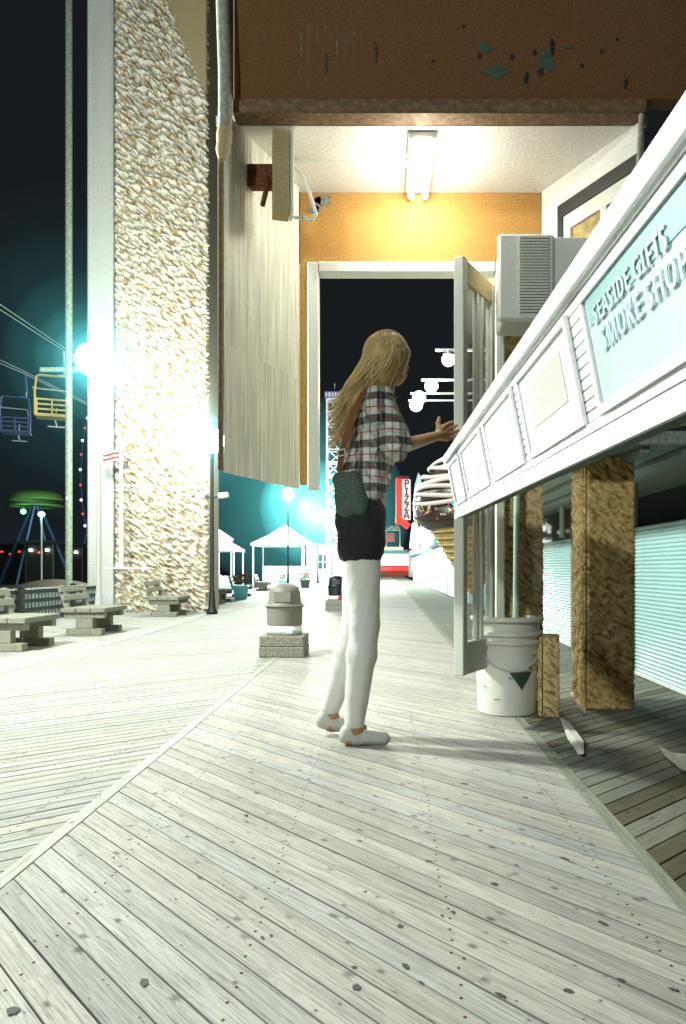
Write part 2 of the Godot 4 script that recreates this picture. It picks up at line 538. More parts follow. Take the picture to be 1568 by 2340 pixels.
	for s in [[-0.96, 0.044, Color(0.62, 0.66, 0.62)], [0.70, 0.044, Color(0.40, 0.43, 0.36)], [-2.885, 0.044, Color(0.6, 0.62, 0.6)]]:
		var z := 0.5
		while z < 60.0:
			var z2: float = z + tone.randf_range(1.6, 2.4)
			var mb := MB.new(); mb.col = s[2] * tone.randf_range(0.85, 1.05)
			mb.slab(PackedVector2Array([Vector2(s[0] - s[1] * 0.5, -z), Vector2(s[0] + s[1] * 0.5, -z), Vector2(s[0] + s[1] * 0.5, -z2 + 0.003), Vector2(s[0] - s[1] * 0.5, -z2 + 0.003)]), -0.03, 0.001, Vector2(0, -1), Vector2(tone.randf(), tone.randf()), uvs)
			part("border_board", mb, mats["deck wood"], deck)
			z = z2

# rough rendered face: a grid displaced by slanted dashes of render
func stucco_box(w: float, h: float, d: float, cell: float, dash: Vector2, amp: float, hi: Color, lo: Color, cut: Callable, seed_: int, smooth_col: Color) -> MB:
	var mb := MB.new()
	var ns := FastNoiseLite.new(); ns.seed = seed_; ns.frequency = 1.0; ns.fractal_octaves = 3; ns.fractal_gain = 0.55
	var nx := int(w / cell); var ny := int(h / cell)
	var pos := []; var col := []
	var an := -0.62
	var ca := cos(an); var sa := sin(an)
	for j in ny + 1:
		for i in nx + 1:
			var x := -w / 2 + w * i / nx; var y := h * j / ny
			var u := (x * ca + y * sa) / dash.x; var q := (-x * sa + y * ca) / dash.y
			var s := ns.get_noise_2d(u, q)
			var big := ns.get_noise_2d(u * 0.31 + 50.0, q * 0.31)
			var k: float = cut.call(x, y)
			var dent := clampf((s + big * 0.5 + 0.03) * 2.8, -0.7, 1.0)
			var edge := 0.0
			if i == 0 or i == nx: edge = ns.get_noise_2d(y / dash.y * 1.3, 7.0 + i) * amp * 0.9
			pos.append(Vector3(x + edge, y, d / 2 - (dent * amp * k if i > 0 and i < nx else amp)))
			var t := clampf((ns.get_noise_2d(u * 0.9 + 200.0, q * 0.9) + ns.get_noise_2d(u * 2.3, q * 2.3 + 20.0) * 0.45 - 0.06) * 3.4, 0.0, 1.0)
			var c := hi.lerp(lo, t)
			col.append(smooth_col.lerp(c, k))
	var nrm := []
	for j in ny + 1:
		for i in nx + 1:
			var a: Vector3 = pos[j * (nx + 1) + min(i + 1, nx)] - pos[j * (nx + 1) + max(i - 1, 0)]
			var b: Vector3 = pos[min(j + 1, ny) * (nx + 1) + i] - pos[max(j - 1, 0) * (nx + 1) + i]
			nrm.append(a.cross(b).normalized())
	for j in ny:
		for i in nx:
			var q := [j * (nx + 1) + i, j * (nx + 1) + i + 1, (j + 1) * (nx + 1) + i + 1, (j + 1) * (nx + 1) + i]
			for t in [[0, 1, 2], [0, 2, 3]]:
				var s := mb.c.size()
				mb.tri(pos[q[t[0]]], pos[q[t[1]]], pos[q[t[2]]], nrm[q[t[0]]], nrm[q[t[1]]], nrm[q[t[2]]])
				mb.c[s] = col[q[t[0]]]; mb.c[s + 1] = col[q[t[2]]]; mb.c[s + 2] = col[q[t[1]]]
	mb.col = hi.lerp(lo, 0.35)
	mb.box(Vector3(0, h / 2, -amp), Vector3(w - amp, h, d - 2.2 * amp), Basis(), 0.0)
	return mb

func build_pillars():
	# tall pillar with a smooth corner strip and a rough dashed face
	var z := 12.6
	var xa := (200.0 - VPX) * z / FOC; var xb := (262.0 - VPX) * z / FOC; var xc := (474.0 - VPX) * z / FOC
	var t := thing("stucco_pillar", "tall pillar with rough off-white dashed stucco and a smooth pale corner strip", "pillar", Vector3(0, 0, -z - 0.5))
	var w := xc - xb
	var top := 11.7
	var cut := func(x: float, y: float) -> float:
		# the smooth rendered corner above a slanting edge
		var ex: float = xb + w / 2 + x
		var sx := VPX + ex * FOC / z; var sy := VPY - (y - EYE) * FOC / z
		return clampf((sy - (sx - 380.0) * 2.45) / 14.0 + 0.5, 0.0, 1.0)
	part("rough_face", stucco_box(w, top, 1.0, 0.016, Vector2(0.20, 0.075), 0.060, Color(0.62, 0.60, 0.51), Color(0.34, 0.22, 0.085), cut, 11, Color(0.36, 0.29, 0.15)), mats["stucco"], t, Vector3(xb + w / 2, 0, 0))
	var s := MB.new()
	s.box(Vector3((xa + xb) / 2 - 0.012, top / 2, 0.02), Vector3(xb - xa - 0.02, top, 1.02), Basis(), 0.03)
	part("corner_strip", s, mats["stone white"], t)
	# shorter tan pillars on the shop side
	var one := func(_x: float, _y: float) -> float: return 1.0
	var p := thing("tan_stucco_pillar", "tan stucco pillar with slanting dashes under the air conditioner beside the open door", "pillar", Vector3((0.62 + 0.90) / 2, 0, -4.09), 0.0, "tan stucco pillars of the shop")
	part("shaft", stucco_box(0.27, 2.86, 0.27, 0.009, Vector2(0.10, 0.022), 0.008, Color(0.74, 0.58, 0.30), Color(0.36, 0.20, 0.05), one, 21, Color.WHITE), mats["stucco"], p)
	var p2 := thing("tan_stucco_pillar", "tan stucco pillar with slanting dashes standing before the pale blue shutters", "pillar", Vector3(1.262, 0, -4.04), 0.0, "tan stucco pillars of the shop")
	part("shaft", stucco_box(0.265, 1.405, 0.265, 0.008, Vector2(0.085, 0.022), 0.008, Color(0.72, 0.52, 0.22), Color(0.36, 0.19, 0.04), one, 22, Color.WHITE), mats["stucco"], p2)
	var p3 := thing("stucco_stump", "short stump of tan stucco beside the white bucket", "post", Vector3(0.878, 0, -3.73))
	part("shaft", stucco_box(0.085, 0.42, 0.085, 0.006, Vector2(0.07, 0.02), 0.006, Color(0.76, 0.62, 0.32), Color(0.40, 0.24, 0.07), one, 23, Color.WHITE), mats["stucco"], p3)
	for q in [[p, 0.27, 2.86, 41, Color(0.74, 0.58, 0.30), Color(0.36, 0.20, 0.05)], [p2, 0.265, 1.405, 42, Color(0.72, 0.52, 0.22), Color(0.36, 0.19, 0.04)], [p3, 0.085, 0.42, 43, Color(0.76, 0.62, 0.32), Color(0.40, 0.24, 0.07)]]:
		var sf := part("shaft_side", stucco_box(q[1] - 0.004, q[2] - 0.004, 0.024, 0.008, Vector2(0.085, 0.022), 0.007, q[4], q[5], one, q[3], Color.WHITE), mats["stucco"], q[0], Vector3(-q[1] / 2 - 0.004, 0.002, -0.004))
		sf.rotation.y = -PI / 2
	var cp := MB.new()
	cp.box(Vector3(0, 0.4255, 0), Vector3(0.084, 0.012, 0.084))
	part("cap", cp, mats["box tan"], p3)

# ------------------------------------------------------------------ shop on the right
func build_right_shop():
	var X := 1.85
	var t := thing("shutter_shop", "closed shop front with pale blue ribbed roller shutters under a low soffit", "shop")
	var w := MB.new()
	w.box(Vector3(X + 0.42, 0.72, -7.0), Vector3(0.06, 1.44, 7.4), Basis(), 0.0)
	part("rear_wall", w, mats["dark gap"], t)
	var so := MB.new()
	so.box(Vector3(1.60, 1.445, -6.15), Vector3(1.30, 0.07, 5.2), Basis(), 0.004)
	part("soffit", so, mats["soffit"], t)
	for k in 3:
		var lb := MB.new()
		lb.box(Vector3(1.12 + 0.22 * k, 1.392, -6.15), Vector3(0.05, 0.034, 5.1))
		part("soffit_batten", lb, mats["soffit"], t)
	# shutters, each with its own slats
	var cols := [1568.0 + 60, 1450.0, 1312.0, 1236.0]
	var zs := [3.95]
	for c in [1450.0, 1312.0, 1235.0, 1185.0]:
		zs.append(X * FOC / (c - VPX))
	for k in zs.size() - 1:
		var za: float = zs[k] + 0.03; var zb: float = zs[k + 1] - 0.03
		var sh := Node3D.new(); sh.name = "shutter"
		t.add_child(sh, true)
		var topy := 1.085; var y := 0.03; var n := 38
		var dy := (topy - y) / n
		for i in n:
			var mb := MB.new()
			var y0 := y + dy * i
			var pr := [Vector2(0, 0), Vector2(-0.006, dy * 0.18), Vector2(-0.010, dy * 0.5), Vector2(-0.006, dy * 0.80), Vector2(0.002, dy * 0.92), Vector2(0.002, dy)]
			for q in pr.size() - 1:
				var a := Vector3(X + pr[q].x, y0 + pr[q].y, -za); var b := Vector3(X + pr[q + 1].x, y0 + pr[q + 1].y, -za)
				var d := Vector3(X + pr[q + 1].x, y0 + pr[q + 1].y, -zb); var e := Vector3(X + pr[q].x, y0 + pr[q].y, -zb)
				mb.quad(a, b, d, e)
			part("slat", mb, mats["shutter metal"], sh)
		var bot := MB.new()
		bot.box(Vector3(X, 0.017, -(za + zb) / 2), Vector3(0.03, 0.03, zb - za))
		part("bottom_rail", bot, mats["steel pale"], sh)
	for k in zs.size():
		var mb := MB.new()
		mb.box(Vector3(X - 0.006, 0.705, -zs[k]), Vector3(0.05, 1.40, 0.05))
		part("guide_post", mb, mats["soffit"] if k % 2 else mats["concrete"], t)
	var hp := MB.new()
	hp.tube([Vector3(1.80, 1.10, -7.1), Vector3(1.80, 1.41, -7.1)], 0.03, 10)
	part("hanger_pipe", hp, mats["green pole"], t)
	var ch := MB.new()
	var pts := []
	for i in 9:
		pts.append(px(1440.0 + 2.0 * sin(i * 2.0), 1215.0 + i * 16.0, 5.0))
	ch.tube(pts, 0.0035, 5)
	part("pull_cord", ch, mats["leather"], t)

func build_awning():
	var t := thing("awning", "long white clapboard awning fascia with framed sign panels over the shop front", "awning")
	var T := func(z: float) -> Vector3: return Vector3(lerpf(0.34, 0.285, (z - 0.9) / 2.4), EYE + 0.526, -z)
	var B := func(z: float) -> Vector3: return Vector3(lerpf(0.4005, 0.34, (z - 0.9) / 2.4), EYE + lerpf(0.206, 0.237, (z - 0.9) / 2.4), -z)
	var at := func(z: float, f: float, out: float) -> Vector3:
		var a: Vector3 = T.call(z); var b: Vector3 = B.call(z)
		return a.lerp(b, f) + Vector3(-out, -out * 0.19, 0)
	var panel := func(z0: float, z1: float, f0: float, f1: float, o0: float, o1: float, mb: MB):
		# slab on the fascia between two distances and two heights, o0 behind to o1 proud
		var p := []
		for o in [o0, o1]:
			for q in [[z0, f1], [z1, f1], [z1, f0], [z0, f0]]:
				p.append(at.call(q[0], q[1], o))
		mb.quad(p[5], p[4], p[7], p[6])
		mb.quad(p[0], p[1], p[2], p[3])
		for i in 4:
			var j := (i + 1) % 4
			mb.quad(p[i], p[i + 4], p[j + 4], p[j]) 
	var z0 := 0.42; var z1 := 3.3
	var bd := MB.new()
	panel.call(z0, z1, 0.0, 1.0, -0.05, -0.008, bd)
	part("fascia_core", bd, mats["label dark"], t)
	var nb := 16
	for k in nb:
		var f0 := float(k) / nb; var f1 := float(k + 1) / nb
		var mb := MB.new()
		panel.call(z0, z1, f0 + 0.006, f1 - 0.004, -0.008, 0.0 + (0.004 if k < 2 or k > nb - 4 else 0.0), mb)
		part("clapboard", mb, mats["fascia white"], t)
	for q in [[0.0, 0.10, 0.014], [0.93, 1.0, 0.012]]:
		var mb := MB.new()
		panel.call(z0, z1, q[0], q[1], 0.001, q[2], mb)
		part("edge_trim", mb, mats["fascia white"], t)
	var roof := MB.new()
	for q in [[0.0]]:
		var a: Vector3 = T.call(z0); var b: Vector3 = T.call(z1)
		var p := [a + Vector3(0.02, -0.03, 0), a + Vector3(1.6, -0.03, 0), b + Vector3(0.35, -0.03, 0), b + Vector3(0.02, -0.03, 0)]
		var up := Vector3(0, 0.028, 0)
		roof.quad(p[0] + up, p[1] + up, p[2] + up, p[3] + up)
		roof.quad(p[3], p[2], p[1], p[0])
		for i in 4:
			var j := (i + 1) % 4
			roof.quad(p[i], p[j], p[j] + up, p[i] + up)
	part("roof_sheet", roof, mats["soffit"], t)
	# framed sign panels
	for s in [[0.42, 1.204, 0], [1.321, 1.728, 1], [1.828, 2.244, 1], [2.35, 2.80, 1], [2.9, 3.2, 1]]:
		var fr := 0.016
		var sp := MB.new()
		panel.call(s[0], s[1], 0.21, 0.77, 0.001, 0.004, sp)
		var pn := part("sign_panel", sp, mats["sign blue"] if s[2] == 0 else mats["fascia white"], t)
		var f := MB.new()
		panel.call(s[0], s[1] + fr, 0.165, 0.21, 0.001, 0.010, f)
		panel.call(s[0], s[1] + fr, 0.77, 0.815, 0.001, 0.010, f)
		panel.call(s[1], s[1] + fr, 0.21, 0.77, 0.001, 0.009, f)
		panel.call(s[0] - fr, s[0], 0.165, 0.815, 0.001, 0.009, f)
		part("sign_frame", f, mats["fascia white"], t)
		if s[2] == 0:
			var band := MB.new()
			panel.call(0.44, 1.19, 0.215, 0.36, 0.004, 0.0055, band)
			var bn := part("teal_band", band, mats["sign teal"], pn)
			var rows := [["SEASIDE GIFTS", 0.285, 0.030, 1.165, "sign blue"], ["SMOKE SHOP", 0.42, 0.036, 1.15, "pale blue"], ["T-SHIRTS HATS", 0.575, 0.04, 1.13, "fascia white"]]
			rows.resize(2)
			for r in rows:
				var tm := TextMesh.new()
				tm.text = r[0]
				var f2 := SystemFont.new(); f2.font_names = PackedStringArray(["Droid Sans"]); f2.font_weight = 700
				tm.font = f2
				tm.font_size = 64
				tm.pixel_size = r[2] / 46.0
				tm.depth = 0.0015
				tm.horizontal_alignment = HORIZONTAL_ALIGNMENT_LEFT
				tm.material = mats[r[4]]
				var mi := MeshInstance3D.new()
				mi.name = "lettering"
				mi.mesh = tm
				pn.add_child(mi, true)
				var p: Vector3 = at.call(r[3], r[1], 0.0075)
				var dirx: Vector3 = (at.call(r[3] - 0.3, r[1], 0.0075) - p).normalized()
				var diry: Vector3 = (at.call(r[3], r[1] - 0.1, 0.0075) - p).normalized()
				diry = (diry - dirx * diry.dot(dirx)).normalized()
				mi.transform = Transform3D(Basis(dirx, diry, dirx.cross(diry)), p - diry * r[2] * 0.5)
	for k in 3:
		var pic := MB.new()
		panel.call(1.38 + 0.5 * k, 1.66 + 0.5 * k, 0.30, 0.62, 0.004, 0.0055, pic)
		part("faded_print", pic, mats["pale blue"] if k % 2 else mats["paper"], t)

# ------------------------------------------------------------------ doorway and canopy
func wall_panel(mb: MB, a: Vector3, b: Vector3, y0: float, y1: float, th: float):
	var f := (b - a).normalized()
	var sd := Vector3.UP.cross(f)
	mb.box(Vector3((a.x + b.x) / 2, (y0 + y1) / 2, (a.z + b.z) / 2), Vector3(th, y1 - y0, a.distance_to(b)), Basis(sd, Vector3.UP, f), 0.0)

func build_doorway():
	var t := thing("doorway_canopy", "ochre doorway canopy with white ceiling, rust-brown front beam and pale walls", "canopy")
	var yc := EYE + 2.096
	var zf := 3.23; var zb := 3.9
	# front beam and its trim
	var b := MB.new()
	b.box(Vector3(0.55, yc + 0.41, -zf - 0.04), Vector3(2.50, 0.68, 0.08), Basis(), 0.004)
	part("front_beam", b, mats["beam paint"], t)
	var tr := MB.new()
	tr.box(Vector3(0.25, yc + 0.0335, -zf - 0.035), Vector3(1.91, 0.067, 0.10), Basis(), 0.006)
	part("beam_trim", tr, mats["beam trim"], t)
	# flaked patches on the beam
	var fr := RandomNumberGenerator.new(); fr.seed = 12
	for q in [[1105, 110, 20, 15], [1130, 165, 36, 16], [1250, 140, 20, 24], [1203, 178, 6, 18], [1262, 108, 6, 24], [1300, 108, 18, 4], [1095, 128, 7, 9], [1222, 120, 7, 7], [1236, 165, 8, 8], [1170, 130, 6, 8], [1330, 150, 5, 5], [1430, 190, 5, 12], [1375, 118, 5, 5], [860, 120, 4, 22], [745, 150, 4, 30], [1060, 60, 5, 5], [990, 140, 4, 5], [1410, 90, 4, 5]]:
		var mb := MB.new()
		var ctr := px(q[0], q[1], zf)
		var ring := []
		for k in 13:
			var an := TAU * k / 13
			ring.append(ctr + Vector3(cos(an) * q[2], sin(an) * q[3], 0) * zf / FOC * fr.randf_range(0.55, 1.2) + Vector3(0, 0, 0.0025))
		for k in 13:
			mb.flat(ctr + Vector3(0, 0, 0.003), ring[k], ring[(k + 1) % 13])
		part("paint_scar", mb, mats["label dark"] if q[2] > 12 else mats["black iron"], t)
	for k in 8:
		var mb := MB.new()
		var x := 690.0 + k * 17.0 + fr.randf_range(-4, 4); var y0 := fr.randf_range(20, 90); var y1 := fr.randf_range(150, 222)
		var a := px(x, y0, zf) + Vector3(0, 0, 0.002); var c := px(x + fr.randf_range(-2, 2), y1, zf) + Vector3(0, 0, 0.002)
		var w := Vector3(fr.randf_range(0.002, 0.006), 0, 0)
		mb.quad(c - w * 0.3, c + w * 0.3, a + w, a - w)
		part("drip_stain", mb, mats["beam trim"], t)
	# ceiling slab
	var c := MB.new()
	c.slab(PackedVector2Array([Vector2(-0.80, -zf - 0.085), Vector2(1.24, -zf - 0.085), Vector2(0.90, -zb), Vector2(-0.47, -zb)]), yc, yc + 0.05)
	c.quad(Vector3(-0.80, yc, -zf - 0.085), Vector3(-0.47, yc, -zb), Vector3(0.90, yc, -zb), Vector3(1.24, yc, -zf - 0.085))
	part("ceiling", c, mats["ceiling paint"], t)
	# back wall above the door
	var bw := MB.new()
	bw.box(Vector3(0.2075, (EYE + 1.694 + yc) / 2, -zb - 0.03), Vector3(1.36, yc - EYE - 1.694, 0.06), Basis(), 0.0)
	part("back_wall", bw, mats["ochre wall"], t)
	var cr := MB.new()
	cr.box(Vector3(0.2075, EYE + 1.70, -zb + 0.004), Vector3(1.30, 0.012, 0.014))
	part("wall_bead", cr, mats["beam trim"], t)
	for q in [[740, 458, 20, 14], [726, 466, 10, 18], [718, 480, 14, 10]]:
		var mb := MB.new()
		var ctr := px(q[0], q[1], zb) + Vector3(0, 0, 0.004)
		for k in 11:
			var p1 := ctr + Vector3(cos(TAU * k / 11) * q[2], sin(TAU * k / 11) * q[3], 0) * zb / FOC * (0.7 + 0.4 * absf(sin(k * 2.3)))
			var p2 := ctr + Vector3(cos(TAU * (k + 1) / 11) * q[2], sin(TAU * (k + 1) / 11) * q[3], 0) * zb / FOC * (0.7 + 0.4 * absf(sin((k + 1) % 11 * 2.3)))
			mb.flat(ctr, p1, p2)
		part("damp_patch", mb, mats["concrete"], t)
	# door frame
	var jl := MB.new()
	jl.box(Vector3(-0.3975, (EYE + 0.44 + EYE + 1.693) / 2, -zb + 0.0), Vector3(0.061, 1.253, 0.09), Basis(), 0.006)
	part("door_jamb", jl, mats["frame paint"], t)
	var jr := MB.new()
	jr.box(Vector3(0.635, (EYE + 1.693) / 2, -zb + 0.0), Vector3(0.05, EYE + 1.693, 0.09), Basis(), 0.006)
	part("door_jamb", jr, mats["frame paint"], t)
	var jt := MB.new()
	jt.box(Vector3(0.1215, EYE + 1.6635, -zb + 0.002), Vector3(0.975, 0.061, 0.094), Basis(), 0.006)
	part("door_head", jt, mats["frame paint"], t)
	var rs := MB.new()
	rs.box(Vector3(-0.452, EYE + 1.08, -zb - 0.01), Vector3(0.045, 1.22, 0.07), Basis(), 0.004)
	part("edge_strip", rs, mats["ochre wall"], t)
	# left wall: ribbed sheet near the beam, plain sheet towards the door
	var A := Vector3(-0.738, 0, -zf + 0.03); var Bp := Vector3(-0.478, 0, -zb + 0.05)
	var f := (Bp - A).normalized()
	var sd := Vector3(-f.z, 0, f.x)
	var L := A.distance_to(Bp)
	var rib := MB.new()
	var split := 0.46
	var prev := []
	var nn := 120
	for i in nn + 1:
		var s := L * split * i / nn
		var o := (0.5 + 0.5 * sin(s * 260.0)) * 0.0022 + (0.5 + 0.5 * sin(s * 61.0)) * 0.003
		var p := A + f * s + sd * o
		var yb := EYE + 0.44
		var cur := [Vector3(p.x, yb, p.z), Vector3(p.x, yc, p.z)]
		if i > 0:
			rib.quad(prev[0], cur[0], cur[1], prev[1])
		prev = cur
	part("ribbed_sheet", rib, mats["sheet paint"], t)
	var pl := MB.new()
	wall_panel(pl, A + f * (L * split + 0.002), Bp, EYE + 0.44, yc, 0.012)
	part("plain_sheet", pl, mats["sheet paint"], t)
	var ed := MB.new()
	ed.box(A + Vector3(-0.013, EYE + 1.28, 0.0), Vector3(0.022, 1.66, 0.03))
	part("edge_angle", ed, mats["beam trim"], t)
	# right wall over the awning, with its window
	var C := Vector3(1.205, 0, -zf - 0.06); var D := Vector3(0.885, 0, -zb)
	var g := (D - C).normalized()
	var RL := C.distance_to(D)
	var rw := MB.new()
	wall_panel(rw, C, D, EYE + 1.95, yc, 0.03)
	wall_panel(rw, C + g * (RL * 0.80), D, EYE + 1.02, EYE + 1.95, 0.03)
	part("right_wall", rw, mats["ceiling paint"], t)
	var win := Node3D.new(); win.name = "window"
	t.add_child(win, true)
	for q in [[0.0, 0.80, 1.88, 1.95, 0.05, "black iron"], [0.745, 0.80, 1.02, 1.88, 0.05, "black iron"], [0.0, 0.06, 1.02, 1.88, 0.05, "black iron"], [0.06, 0.745, 1.80, 1.878, 0.034, "frame paint"], [0.67, 0.743, 1.02, 1.798, 0.034, "frame paint"], [0.30, 0.36, 1.02, 1.798, 0.034, "frame paint"]]:
		var mb := MB.new()
		wall_panel(mb, C + g * RL * q[0], C + g * RL * q[1], EYE + q[2], EYE + q[3], q[4])
		part("frame_bar", mb, mats[q[5]], win)
	var pane := MB.new()
	wall_panel(pane, C + g * RL * 0.36, C + g * RL * 0.67, EYE + 1.02, EYE + 1.798, 0.006)
	part("boarded_pane", pane, mats["wafer"], win)
	var pane2 := MB.new()
	wall_panel(pane2, C + g * RL * 0.06, C + g * RL * 0.30, EYE + 1.02, EYE + 1.798, 0.006)
	part("pane", pane2, mats["door glass"], win)
	# conduit on the right end of the beam
	var cd := MB.new()
	cd.tube([px(1466, 262, 3.2), px(1462, 340, 3.2), px(1458, 420, 3.2)], 0.012, 8)
	part("conduit", cd, mats["pipe paint"], t)
	# rainwater pipe on the left end of the beam
	var pipe := thing("drain_pipe", "fat pale pipe with a taped torn end beside the rust-brown beam", "pipe")
	var pp := MB.new()
	pp.tube([px(508, -30, 3.16), px(511, 60, 3.16), px(515, 160, 3.16), px(515, 262, 3.16), px(514, 300, 3.16)], [0.030, 0.031, 0.032, 0.031, 0.031], 18)
	part("pipe_body", pp, mats["pipe paint"], pipe)
	var wr := MB.new()
	wr.tube([px(514, 296, 3.16), px(513, 312, 3.16), px(512, 330, 3.16), px(510, 346, 3.16), px(506, 366, 3.16)], [0.034, 0.037, 0.033, 0.034, 0.014], 14)
	part("tape_wrap", wr, mats["box tan"], pipe)
	# fluorescent fitting on the ceiling
	var lt := thing("ceiling_light", "lit fluorescent batten with two tubes on the white canopy ceiling", "light")
	var hs := MB.new()
	hs.box(Vector3(0.18, yc - 0.016, -3.60), Vector3(0.135, 0.03, 0.50), Basis(), 0.006)
	part("housing", hs, mats["frame paint"], lt)
	for s in [-1, 1]:
		var tb := MB.new()
		tb.tube([Vector3(0.18 + s * 0.038, yc - 0.055, -3.36), Vector3(0.18 + s * 0.038, yc - 0.055, -3.84)], 0.017, 12)
		part("tube_light", tb, mats["tube glow"], lt)
	for zz in [-3.42, -3.62]:
		omni(lt, Vector3(0.18, yc - 0.10, zz), Color(1.0, 0.99, 0.93), 0.13, 0.06)
	var cn := thing("ceiling_conduit", "white cable run stapled along the canopy ceiling to the light", "conduit")
	var cm := MB.new()
	cm.tube([px(662, 352, 3.55), px(690, 366, 3.58), px(760, 364, 3.60), px(850, 362, 3.60), px(900, 372, 3.58), px(932, 374, 3.55)], 0.014, 8)
	part("cable_run", cm, mats["frame paint"], cn)
	# box on a rusty bracket
	var bx := thing("wall_box", "tan and white sheet metal box on a rusty bracket below the canopy ceiling", "box")
	var bm := MB.new()
	bm.box(Vector3(-0.500, EYE + 1.885, -3.36), Vector3(0.080, 0.385, 0.10), Basis(Vector3.UP, 0.2), 0.003)
	part("casing", bm, mats["box tan"], bx)
	var bs := MB.new()
	bs.box(Vector3(-0.446, EYE + 1.885, -3.345), Vector3(0.014, 0.395, 0.11), Basis(Vector3.UP, 0.2), 0.003)
	part("cover", bs, mats["frame paint"], bx)
	var br := MB.new()
	br.box(Vector3(-0.60, EYE + 1.90, -3.40), Vector3(0.13, 0.11, 0.05), Basis(), 0.004)
	part("bracket", br, mats["rust"], bx)
	var bl := MB.new()
	bl.tube([px(600, 470, 3.36), px(612, 420, 3.36), px(606, 400, 3.36)], 0.012, 8)
	part("stay", bl, mats["rust"], bx)
	var lp := thing("loose_cable", "loose white cable looping down from the sheet metal box", "cable")
	var lm := MB.new()
	var cv := Curve3D.new()
	for q in [[672, 380], [690, 402], [708, 440], [722, 488], [714, 502], [690, 497], [672, 498]]:
		cv.add_point(px(q[0], q[1], 3.40), Vector3(0, 0.01, 0), Vector3(0, -0.01, 0))
	lm.tube(Array(cv.tessellate(3)), 0.008, 7)
	part("cable_loop", lm, mats["frame paint"], lp)
	# air conditioner
	var ac := thing("air_conditioner", "boxy white window air conditioner with a louvred grille", "air conditioner")
	var ax0 := 0.60; var ax1 := 0.845; var ay0 := EYE + 1.236; var ay1 := EYE + 1.673; var az := 3.5
	var am := MB.new()
	am.box(Vector3((ax0 + 1.03) / 2, (ay0 + ay1) / 2 + 0.008, -az - 0.15), Vector3(1.03 - ax0, ay1 - ay0 - 0.03, 0.28), Basis(), 0.008)
	part("case", am, mats["ac plastic"], ac)
	var af := MB.new()
	af.box(Vector3((0.562 + ax1) / 2, (ay0 + ay1) / 2, -az - 0.005), Vector3(ax1 - 0.562, ay1 - ay0, 0.04), Basis(), 0.014)
	part("front_bezel", af, mats["ac plastic"], ac)
	var ag := MB.new()
	ag.box(Vector3(0.742, (ay0 + ay1) / 2 + 0.01, -az + 0.0155), Vector3(0.15, 0.375, 0.004), Basis(), 0.0)
	part("grille_recess", ag, mats["concrete"], ac)
	for k in 26:
		var lm2 := MB.new()
		lm2.box(Vector3(0.742, ay0 + 0.045 + k * 0.0147, -az + 0.0225), Vector3(0.15, 0.0095, 0.010), Basis(Vector3.RIGHT, 0.5), 0.001)
		part("louvre", lm2, mats["ac plastic"], ac)
	var ab := MB.new()
	ab.bar(Vector3(0.80, ay0 - 0.012, -az - 0.10), Vector3(0.98, ay0 - 0.06, -az - 0.10), 0.05, 0.02)
	part("support_bracket", ab, mats["rust"], ac)
	# open glazed door leaf
	var H := Vector3(0.585, 0, -3.83); var E := Vector3(0.362, 0, -3.45)
	var d := thing("glass_door", "narrow glazed door leaf with white frame standing open", "door", H)
	var dl := E - H
	var df := dl.normalized()
	var dn := Basis(Vector3.UP.cross(df), Vector3.UP, df)
	var len_ := dl.length()
	var y0 := 0.252; var y1 := 2.322
	for q in [[0.0, 0.045, y0, y1, 0.04, "frame paint", "stile"], [len_ - 0.052, len_, y0, y1, 0.052, "frame paint", "stile"], [0.046, len_ - 0.053, y1 - 0.11, y1, 0.038, "box tan", "top_rail"], [0.046, len_ - 0.053, y0, y0 + 0.16, 0.038, "frame paint", "bottom_rail"], [0.15, 0.175, y0 + 0.162, y1 - 0.112, 0.03, "frame paint", "glazing_bar"], [0.21, 0.235, y0 + 0.162, y1 - 0.112, 0.03, "frame paint", "glazing_bar"]]:
		var mb := MB.new()
		mb.box(df * (q[0] + q[1]) / 2 + Vector3(0, (q[2] + q[3]) / 2, 0), Vector3(q[4], q[3] - q[2], q[1] - q[0]), dn, 0.004)
		part(q[6], mb, mats[q[5]], d)
	for q in [[0.047, 0.148], [0.177, 0.208], [0.237, len_ - 0.054]]:
		var mb := MB.new()
		mb.box(df * (q[0] + q[1]) / 2 + Vector3(0, (y0 + y1) / 2 + 0.02, 0), Vector3(0.006, y1 - y0 - 0.275, q[1] - q[0]), dn, 0.0)
		part("pane", mb, mats["door glass"], d)

# ------------------------------------------------------------------ lamps
func lamp_post(x: float, z: float, hgt: float, label: String, e: float, twin := false):
	var t := thing("lamp_post", label, "lamp post", Vector3(x, 0, -z), 0.0, "lit lamp posts along the boardwalk")
	var p := MB.new()
	p.lathe(Vector3.ZERO, [[0.0, 0.0], [0.10, 0.0], [0.10, 0.05], [0.065, 0.10], [0.05, 0.35], [0.036, 0.5], [0.03, hgt - 0.4], [0.045, hgt - 0.36], [0.03, hgt - 0.32], [0.06, hgt - 0.22], [0.0, hgt - 0.2]], 12)
	part("post", p, mats["black iron"] if not twin else mats["stone white"], t)
	var gl := [Vector3(0, hgt, 0)]
	if twin:
		gl = [Vector3(-0.10, hgt + 0.05, 0), Vector3(0.12, hgt - 0.08, 0.02)]
	for q in gl:
		var g := MB.new()
		g.ball(q, Vector3.ONE * 0.22, 18, 12)
		part("globe_light", g, mats["lamp glow"], t)
		omni(t, q, Color(0.97, 1.0, 0.95), e / gl.size(), 0.2)
	return t

